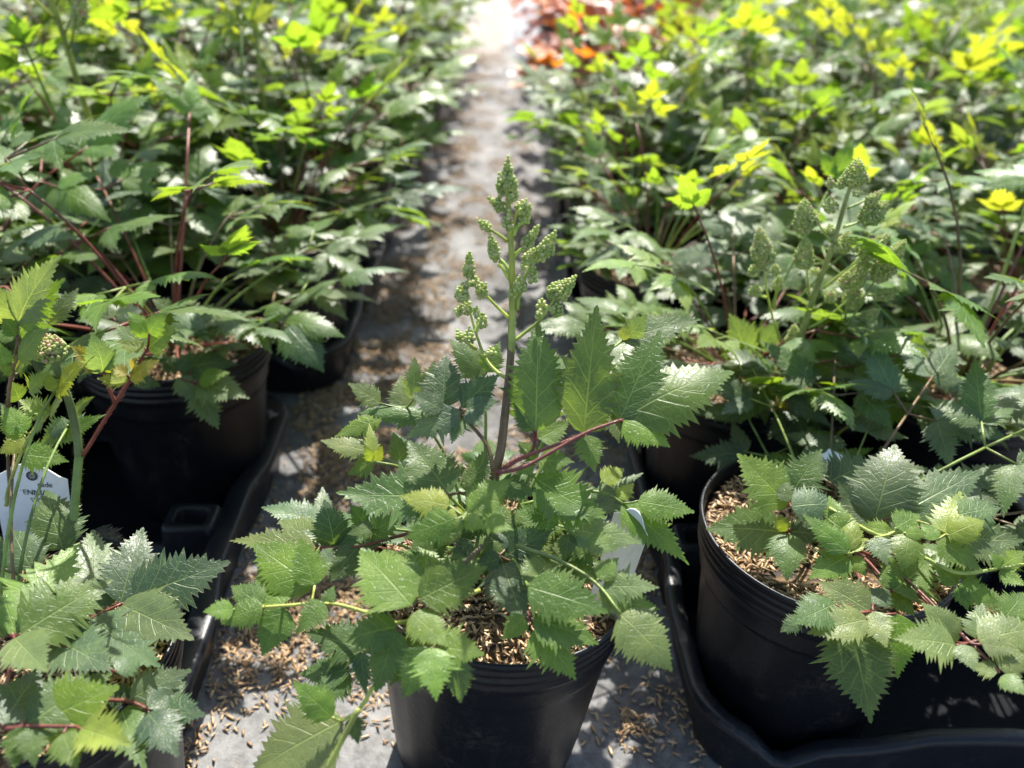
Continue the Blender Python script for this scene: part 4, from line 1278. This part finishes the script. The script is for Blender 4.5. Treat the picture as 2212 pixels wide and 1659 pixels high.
def grow(plant, rg, near, n_out=7, n_up=6, n_in=4, n_young=3, scale=1.0, hue=None, pan=None, avoid=None):
    specs = []
    a0 = rg.random() * 6.28
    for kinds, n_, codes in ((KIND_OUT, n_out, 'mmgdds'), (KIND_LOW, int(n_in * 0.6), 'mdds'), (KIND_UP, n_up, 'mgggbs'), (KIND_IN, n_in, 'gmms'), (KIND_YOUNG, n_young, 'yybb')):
        for i in range(n_):
            specs.append((rg.choice(kinds), a0 + 6.283 * (i + rg.uniform(-0.3, 0.3)) / max(1, n_) + (1.1 if kinds is KIND_UP else 0), rg.choice(codes)))
    for kd, az, c in specs:
        sc_ = scale * rg.uniform(0.82, 1.16)
        if avoid is not None:
            q_ = math.cos(az - avoid)
            if q_ > 0.1:
                sc_ *= 1 - (0.14 if avoid == 0.0 else 0.2) * q_
        mt = Matrix.Rotation(az, 4, 'Z') @ Matrix.Translation((rg.uniform(0, 0.014), 0, 0)) @ Matrix.Rotation(rg.uniform(-0.18, 0.18), 4, 'Y') @ Matrix.Rotation(rg.uniform(-0.25, 0.25), 4, 'X') @ Matrix.Scale(sc_, 4)
        colr = jit(PAL[c], rg, 0.16)
        if hue:
            colr = tuple(a * b for a, b in zip(colr, hue))
        if near:
            lo_ = add('leaf', kd.stalk, plant, mt, jit(STEMC[rg.choice(('red', 'green', 'brown'))], rg))
            for me, m2, li, _ in kd.leaflets:
                add('leaflet', me, lo_, m2, jit(colr, rg, 0.12))
        else:
            add('leaf', kd.joined, plant, mt, colr)
    if pan is not None:
        for (dx, dy, k, s_) in pan:
            sm, bmesh_ = PAN[k % 4]
            so = add('flower_stem', sm, plant, Matrix.Translation((dx, dy, 0)) @ Matrix.Rotation(rg.random() * 6, 4, 'Z') @ Matrix.Scale(s_, 4) @ Matrix.Diagonal((1.1, 1.1, 1.28, 1)), jit((0.26, 0.32, 0.08), rg))
            add('flower_buds', bmesh_, so, kind='stuff')

ORD = ['first', 'second', 'third', 'fourth', 'fifth', 'sixth', 'seventh', 'eighth', 'ninth', 'tenth', 'eleventh', 'twelfth', 'thirteenth', 'fourteenth', 'fifteenth', 'sixteenth']
def in_view(x, y, z, m):
    X, Y, d = project((x, y, z))
    return d > 0.05 and -m < X < 2212 + m and -m * 1.2 < Y < 1659 + m

# right-hand block ----------------------------------------------------
RT = [0.237 + 0.197 * j for j in range(11)]
RS = [0.4400 + 0.205 * k for k in range(15)]
right_rows = [[0, 1], [2, 3, 4], [5, 6, 7], [8, 9, 10], [11, 12, 13]]
def tray_row(k):
    return 0 if k < 2 else (k - 2) // 3 + 1
def row_s(S, k):
    return S[k] + 0.022 * tray_row(k)
def col_t(T, j, k):
    return T[j] + 0.012 * (j // 2) - (0.043 if k >= 2 else 0.0)
def is_red(k, j):
    return (j == 0 and k >= 6) or (j == 1 and k >= 7)

rgr = random.Random(77)
pan_right = {(1, 2): [(0.0, 0.0, 0, 1.0)], (4, 0): [(0.02, 0.0, 1, 0.55)], (5, 1): [(0, 0, 2, 1.25)], (6, 5): [(0, 0, 3, 1.1)], (7, 2): [(0.02, 0, 0, 1.2)], (3, 7): [(0, 0, 1, 1.1)], (8, 6): [(0, 0, 2, 1.1)]}
FLOWER_R1 = None
for kt in range(5):
    for jt in range(5):
        tl = [col_t(RT, j, right_rows[kt][0]) for j in (2 * jt, 2 * jt + 1)]
        sl = [row_s(RS, k) for k in right_rows[kt]]
        if not any(in_view(*field(a, b), 0.1, 260) for a in tl for b in sl):
            continue
        make_tray(tl, sl, 'black carry tray under the right block, %s tray back, %s from the aisle' % (ORD[kt], ORD[jt]), 0.012, yaw=YAW if kt == 0 else 0.02)
for k in range(14):
    for j in range(10):
        s_ = row_s(RS, k)
        t_ = col_t(RT, j, k)
        x, y = field(t_, s_)
        if k == 0 and j == 0:
            x, y = RX, RY
        if not in_view(x, y, 0.25, 240):
            continue
        red = is_red(k, j)
        where = 'right block, %s row back, %s from the aisle' % (ORD[k], ORD[j])
        near_ = math.hypot(x, y) < 1.25
        make_pot((x, y, 0.006 if (k or j) else 0.006), rgr.random() * 6, 'black nursery pot in the ' + where, y < 0.95, k + j)
        if k == 0 and j == 0:
            R0.obj.location.z += 0.0
            continue
        crown = (x, y, 0.158)
        nm = 'astilbe_plant'
        lb = 'leafy green astilbe in the ' + where
        if red:
            continue
        if (k, j) in pan_right:
            lb = 'budding astilbe in the ' + where
        p = thing(nm, lb, 'plant', crown, 0, 'astilbe plants')
        if (k, j) == (1, 0):
            FLOWER_R1 = p
        edge_j = (j == 0)
        sc_ = 0.80 if (j <= 2 and 2 <= k <= 3) else (0.95 if k < 2 else rgr.uniform(0.94, 1.12))
        if (k, j) == (1, 0):
            sc_ = 0.92
        grow(p, rgr, near_, n_out=9, n_up=(1 if j == 0 and k == 1 else 7) if k else 4, n_in=(11 if k < 2 else 9) if near_ else 6, n_young=(1 if k == 0 else 3) if k < 2 else 9, scale=sc_, pan=pan_right.get((k, j)), avoid=math.pi if j == 0 else None)

def back_fill(hero, rg, n_low, n_out, n_up, a_lo, a_hi, scale):
    for kinds, n_, codes in ((KIND_LOW, n_low, 'mdsg'), (KIND_OUT, n_out, 'mgds'), (KIND_UP, n_up, 'mggs')):
        for i in range(n_):
            az = a_lo + (a_hi - a_lo) * (i + rg.uniform(0.2, 0.8)) / n_
            kd = rg.choice(kinds)
            mt = Matrix.Rotation(az, 4, 'Z') @ Matrix.Rotation(rg.uniform(-0.12, 0.15), 4, 'Y') @ Matrix.Rotation(rg.uniform(-0.2, 0.2), 4, 'X') @ Matrix.Scale(scale * rg.uniform(0.85, 1.1), 4)
            lo_ = add('leaf', kd.stalk, hero.obj, mt, jit(STEMC[rg.choice(('red', 'green', 'brown'))], rg))
            colr = jit(PAL[rg.choice(codes)], rg)
            for me, m2, li, _ in kd.leaflets:
                add('leaflet', me, lo_, m2, jit(colr, rg, 0.12))
back_fill(R0, random.Random(31), 6, 5, 0, R(-20), R(120), 0.85)
back_fill(C, random.Random(32), 4, 2, 0, R(20), R(200), 0.75)

# the big bud spike of the plant behind the front right pot
HP = Hero.__new__(Hero)
HP.obj = FLOWER_R1
HP.obj['label'] = 'astilbe with large branching bud spike behind the front right pot'
HP.crown = Vector(HP.obj.location)
HP.offs = [(0, 0.06), (500, 0.075), (800, 0.06), (1000, 0.03), (1200, 0.02)]
HP.rg = random.Random(404)
stp = HP.stem(ZP, [(170, 1760), (200, 1650), (232, 1540), (300, 1370), (360, 1200), (430, 970), (500, 750), (580, 540), (650, 300), (692, 180)], [0.0034, 0.0033, 0.0032, 0.0030, 0.0028, 0.0026, 0.0023, 0.0019, 0.0015, 0.0010], (0.27, 0.30, 0.10), name='flower_stem', hairs=900, n=10, hair_len=0.0022)
HP.clusters(ZP, stp,
    [[(660, 330), (740, 295), (830, 250)], [(640, 425), (740, 390), (850, 310)], [(580, 500), (545, 450), (500, 390)], [(470, 790), (462, 700), (450, 600)], [(540, 735), (680, 620), (840, 490)],
     [(380, 1190), (520, 1070), (650, 940), (770, 740), (940, 500)], [(650, 940), (655, 850), (690, 700)], [(460, 940), (560, 880), (690, 770)], [(330, 1020), (280, 870), (250, 720), (230, 560)], [(290, 1360), (310, 1200), (350, 1060)],
     [(250, 780), (220, 770), (195, 740)], [(290, 840), (300, 760), (310, 680)], [(700, 880), (760, 860), (810, 850)], [(760, 770), (840, 770), (920, 735)], [(320, 1240), (250, 1220), (160, 1180)]],
    [(685, 215, 718, 75, 58), (655, 210, 660, 140, 40), (735, 200, 740, 140, 40), (575, 225, 575, 170, 26), (630, 225, 628, 180, 30), (705, 265, 715, 235, 30), (580, 345, 575, 265, 40), (760, 310, 845, 238, 32), (735, 395, 868, 295, 58), (790, 380, 850, 310, 45),
     (440, 450, 445, 278, 55), (480, 400, 470, 330, 45), (500, 410, 520, 390, 25), (440, 625, 450, 475, 52), (500, 660, 500, 630, 30), (640, 545, 665, 445, 46), (690, 545, 715, 522, 24), (575, 450, 570, 410, 28), (610, 540, 600, 490, 30),
     (730, 580, 875, 462, 48), (770, 540, 830, 490, 45), (800, 690, 955, 490, 58), (850, 640, 920, 560, 50), (800, 780, 932, 735, 36), (740, 895, 825, 842, 38), (655, 745, 765, 590, 58), (690, 830, 700, 700, 52), (580, 800, 580, 745, 34), (640, 720, 660, 680, 40),
     (240, 610, 215, 425, 56), (200, 560, 215, 500, 40), (270, 590, 275, 540, 34), (190, 665, 185, 615, 40), (295, 660, 298, 615, 30), (195, 770, 195, 715, 38), (305, 740, 318, 670, 30), (320, 1070, 320, 1030, 42), (390, 1030, 395, 920, 46), (280, 1155, 280, 1120, 28), (200, 1200, 160, 1170, 26), (400, 1110, 405, 1060, 30), (350, 1230, 430, 1200, 34)],
    0.00108, 0.3, fat=1.0)
HP.leaf(ZP, [(380, 1230, 385, 1440, 110, 'y'), (420, 1210, 470, 1360, 100, 'y'), (430, 1200, 540, 1250, 70, 'y')], red='green', d=0.004)
HP.leaf(ZP, [(100, 1240, -40, 1380, 130, 's'), (105, 1240, 280, 1340, 130, 's'), (120, 1080, 20, 1000, 200, 's'), (150, 1090, 60, 860, 240, 's'), (230, 1040, 310, 900, 200, 's')], red='brown', d=-0.01)
HP.leaf(ZP, [(650, 1010, 1000, 985, 170, 's'), (620, 1000, 720, 900, 150, 'd'), (560, 1050, 480, 1230, 160, 'm'), (880, 1240, 1040, 960, 220, 'm')], red='brown', d=-0.03)
HP.leaf(ZP, [(760, 1370, 1010, 1350, 120, 'b'), (750, 1360, 900, 1250, 130, 'b'), (740, 1370, 690, 1290, 90, 'y'), (770, 1380, 880, 1410, 80, 'b')], path=[(560, 1659), (600, 1490), (700, 1410), (760, 1370)], red='yellow', d=0.03)

# left-hand block -----------------------------------------------------
LT = [-0.262 - 0.197 * j for j in range(8)]
LS = [0.385, 0.650] + [0.885 + 0.21 * k for k in range(13)]
rgl = random.Random(88)
pan_left = {(2, 1): [(0.03, -0.03, 0, 1.2)], (3, 0): [(-0.05, -0.04, 1, 1.1)], (5, 1): [(0, 0, 2, 1.45)], (4, 2): [(0, 0, 3, 1.1)], (6, 0): [(0, 0, 0, 1.1)], (1, 1): [(-0.05, 0.0, 1, 1.1)], (6, 3): [(0, 0, 2, 1.1)], (2, 2): [(0, 0.02, 3, 1.05)]}
left_rows = [[0, 1], [2, 3, 4], [5, 6, 7], [8, 9, 10], [11, 12]]
for kt, rows in enumerate(left_rows):
    for jt in range(4):
        tl = [LT[2 * jt + 1] - 0.012 * jt + (0.034 if kt else 0), LT[2 * jt] - 0.012 * jt + (0.034 if kt else 0)]
        sl = [LS[k] + 0.02 * kt for k in rows]
        if kt == 0:
            sl = [LS[0], LS[1]]
        if not any(in_view(*field(a, b), 0.1, 260) for a in tl for b in sl):
            continue
        make_tray(tl, sl, 'black carry tray under the left block, %s tray back, %s from the aisle' % (ORD[kt], ORD[jt]), 0.019, yaw=YAW if kt == 0 else 0.02)
for kt, rows in enumerate(left_rows):
    for k in rows:
        for j in range(8):
            s_ = LS[k] + 0.02 * kt
            t_ = LT[j] - 0.012 * (j // 2) + (0.034 if kt else 0)
            x, y = field(t_, s_)
            if (k, j) == (0, 0):
                x, y = LX, LY
            if (k, j) == (1, 0):
                x, y = -0.298, 0.641
            if not in_view(x, y, 0.25, 240):
                continue
            where = 'left block, %s row back, %s from the aisle' % (ORD[k], ORD[j])
            near_ = math.hypot(x, y) < 1.25
            make_pot((x, y, 0.006), rgl.random() * 6, 'black nursery pot in the ' + where, y < 0.95, k + j)
            if (k, j) == (0, 0):
                continue
            p = thing('astilbe_plant', ('budding astilbe in the ' if (k, j) in pan_left else 'leafy green astilbe in the ') + where, 'plant', (x, y, 0.158), 0, 'astilbe plants')
            if (k, j) == (1, 0):
                PLANT_L1 = p
            sc_ = 1.0 if k < 2 else rgl.uniform(0.95, 1.15)
            grow(p, rgl, near_, n_out=9, n_up=7 if k else 4, n_in=10 if near_ else 6, n_young=3 if k < 2 else 8, scale=sc_, pan=pan_left.get((k, j)), avoid=0.0 if j == 0 else None)

# leaves of the second left plant that hang over its rim
ZL = (132.7, 663.6, 0.28)
HL = Hero.__new__(Hero)
HL.obj = PLANT_L1
HL.crown = Vector(PLANT_L1.location)
HL.offs = [(500, 0.02), (650, 0.055), (780, 0.095), (930, 0.125)]
HL.rg = random.Random(505)
HL.leaf(ZL, [(1050, 592, 1455, 705, 240, 's'), (1040, 602, 1212, 945, 190, 's'), (1060, 570, 1310, 505, 130, 'b'), (900, 545, 1060, 740, 150, 's')], red='red')
HL.leaf(ZL, [(920, 485, 1360, 440, 220, 'd'), (915, 480, 735, 395, 160, 'd'), (900, 490, 1000, 340, 170, 'd')], red='red', d=-0.01)
HL.leaf(ZL, [(860, 20, 1315, 185, 220, 's'), (870, 30, 1150, 265, 160, 's'), (850, 20, 700, -60, 150, 'm')], red='brown', d=0.0)
HL.leaf(ZL, [(1745, 150, 2025, 505, 290, 'd'), (1720, 120, 2190, 235, 210, 'm'), (1560, 60, 1780, 20, 190, 'g'), (1500, 90, 1450, 260, 150, 'm')], red='brown', d=-0.02)
HL.leaf(ZL, [(700, 560, 545, 610, 110, 's'), (640, 570, 770, 610, 90, 's'), (420, 60, 640, 30, 150, 's'), (400, 80, 250, -60, 170, 'm')], red='brown', d=0.0)

# red-leaved plants at the far end of the right-hand side ------------------
def round_leaf(seed):
    rg = random.Random(seed)
    n = 28
    V, U = [(0.30, 0, 0.02)], [(0.3, 0.5)]
    for i in range(n):
        a = math.pi * 2 * i / n + math.pi
        lob = 1 + 0.13 * math.cos(a * 5 + 3.14) + rg.uniform(-0.05, 0.05)
        r = 0.46 * lob
        if i == 0:
            r = 0.30
        x, y = 0.42 + r * math.cos(a), r * math.sin(a)
        V.append((x, y, 0.10 * (x - 0.3) ** 2 + 0.10 * abs(y) + 0.04 * math.sin(a * 5)))
        U.append((x, 0.5 + 0.5 * math.sin(a)))
    F = [(0, 1 + i, 1 + (i + 1) % n) for i in range(n)]
    return new_mesh('round_leaf', V, F, [M['leaf']], uvs=U)
RND = [round_leaf(i) for i in range(3)]
stalk_mb = MB()
stalk_mb.tube(bez((0, 0, 0), (0.04, 0, 0.07), (0.11, 0, 0.085), 5), 0.0014, 5)
STALK = stalk_mb.mesh('round_leaf_stalk', [M['stem']])
rgd = random.Random(99)
for k in range(6, 14):
    for j in range(2):
        x, y = field(col_t(RT, j, k), row_s(RS, k))
        if not is_red(k, j) or not in_view(x, y, 0.25, 240):
            continue
        p = thing('red_foliage_plant', 'red and copper leaved plant in the right block, %s row back, %s from the aisle' % (ORD[k], ORD[j]), 'plant', (x, y, 0.158), 0, 'red foliage plants')
        for i in range(26):
            el = rgd.uniform(-0.9, 0.3)
            mt = Matrix.Rotation(rgd.random() * 6.28, 4, 'Z') @ Matrix.Rotation(el, 4, 'Y') @ Matrix.Scale(rgd.uniform(0.7, 1.1), 4)
            lo_ = add('leaf', STALK, p, mt, (0.13, 0.03, 0.02))
            c = rgd.choice([(0.20, 0.035, 0.014), (0.30, 0.08, 0.015), (0.14, 0.022, 0.02), (0.36, 0.12, 0.02)])
            add('leaflet', rgd.choice(RND), lo_, Matrix.Translation((0.11, 0, 0.085)) @ Matrix.Rotation(rgd.uniform(-0.3, 0.7), 4, 'Y') @ Matrix.Scale(0.07, 4), jit(c, rgd))

# ------------------------------------------------------------------ plant tags
def tag_mesh(w_, h_, th=0.0007, curve=0.012):
    out = [(-w_ / 2, 0)]
    out.append((w_ / 2, 0))
    out.append((w_ / 2 + 0.001, h_ - 0.009))
    for i in range(13):
        x = w_ / 2 - w_ * i / 12
        u = x / (w_ / 2)
        out.append((x, h_ - 0.0085 + 0.0085 * (0.5 + 0.5 * math.cos(math.pi * min(1, abs(u) ** 1.3)))))
    out.append((-w_ / 2 - 0.001, h_ - 0.009))
    n = len(out)
    def yb(x, z):
        return -curve * (2 * x / w_) ** 2 * 0.12
    V = [(x, yb(x, z) - th / 2, z) for x, z in out] + [(x, yb(x, z) + th / 2, z) for x, z in out]
    F = [tuple(range(n)), tuple(range(2 * n - 1, n - 1, -1))] + [(i, i + n, (i + 1) % n + n, (i + 1) % n) for i in range(n)]
    return new_mesh('tag_card', V, F, [M['tag']], smooth=False)

def text_mesh(s_, size, align='LEFT', bold=0.0):
    cu = bpy.data.curves.new('lettering', 'FONT')
    cu.body = s_
    cu.size = size
    cu.align_x = align
    cu.offset = bold
    o_ = bpy.data.objects.new('lettering_tmp', cu)
    COL.objects.link(o_)
    dg = bpy.context.evaluated_depsgraph_get()
    me = bpy.data.meshes.new_from_object(o_.evaluated_get(dg))
    bpy.data.objects.remove(o_)
    me.materials.clear()
    me.materials.append(M['ink'])
    return me

# tag of the front left plant: lower edge stands in the pot
tw_, th_ = 0.0430, 0.078
tc0 = on_plane(30, 1022, 0.40)          # top middle
tg = thing('plant_tag', 'white plant tag with printed care text behind the front left stems', 'tag', (tc0.x, tc0.y, tc0.z - th_), R(2), 'plant tags')
tg.rotation_euler = (R(-8), R(3.0), R(4))
add('card', tag_mesh(tw_, th_), tg)
front = Matrix.Translation((0, -0.0011, 0)) @ Matrix.Rotation(R(90), 4, 'X')
lines = [('cade', 0.0050, 0.0035, 0.0625, 0.00003), ('PERENNIAL', 0.0050, -0.0140, 0.0565, 0.00010), ('FALSE SPIREA', 0.0042, -0.0140, 0.0513, 0.00004),
         ('Grow in fertile, humus rich soil.', 0.0034, -0.0190, 0.0455, 0.00007), ('Water freely in dry weather.', 0.0034, -0.0190, 0.0422, 0.00007), ('Divide annually with care.', 0.0034, -0.0190, 0.0372, 0.00007),
         ('HT: 18"  SP: 12"', 0.0038, -0.0150, 0.0318, 0.00008), ('Early summer to fall.', 0.0034, -0.0150, 0.0258, 0.00007)]
for s_, sz, x_, z_, bo in lines:
    add('lettering', text_mesh(s_, sz, 'LEFT', bo), tg, Matrix.Translation((x_, 0, z_)) @ front)
# round emblem: dark ring with pale rays
mb = MB()
cxe, cze = 0.0010, 0.0700
for r0, r1 in ((0.0023, 0.0034), (0.0, 0.0009)):
    V, F = [], []
    for i in range(25):
        a = 2 * math.pi * i / 24
        V += [(cxe + r0 * math.cos(a), -0.0011, cze + r0 * math.sin(a)), (cxe + r1 * math.cos(a), -0.0011, cze + r1 * math.sin(a))]
    for i in range(24):
        F.append((2 * i, 2 * i + 1, 2 * i + 3, 2 * i + 2))
    mb.add(V, F)
for i in range(10):
    a = 2 * math.pi * i / 10
    u_, v_ = (math.cos(a), math.sin(a)), (-math.sin(a), math.cos(a))
    q = [(0.0012, -0.0002), (0.0024, -0.00035), (0.0024, 0.00035), (0.0012, 0.0002)]
    mb.add([(cxe + u_[0] * p_ + v_[0] * w2, -0.0011, cze + u_[1] * p_ + v_[1] * w2) for p_, w2 in q], [(0, 1, 2, 3)])
add('emblem', mb.mesh('tag_emblem', [M['ink']], False), tg)

# tag of the pot in the aisle, standing at its right-hand rim
pc = on_plane(1335, 1095, CY - 0.02)
tg = thing('plant_tag', 'blank back of a white plant tag at the edge of the lone aisle pot', 'tag', (pc.x, pc.y, 0.148), 0, 'plant tags')
tg.rotation_euler = (R(-4), R(6), R(-40))
add('card', tag_mesh(0.021, max(0.03, pc.z - 0.148)), tg)
# tag lying among the leaves of the right-hand plants
pc = on_plane(1945, 1052, RY + 0.02)
tg = thing('plant_tag', 'white plant tag half hidden under leaves behind the front right pot', 'tag', pc - Vector((0, 0, 0.012)), 0, 'plant tags')
tg.rotation_euler = (R(-70), R(-8), R(75))
add('card', tag_mesh(0.034, 0.06), tg)
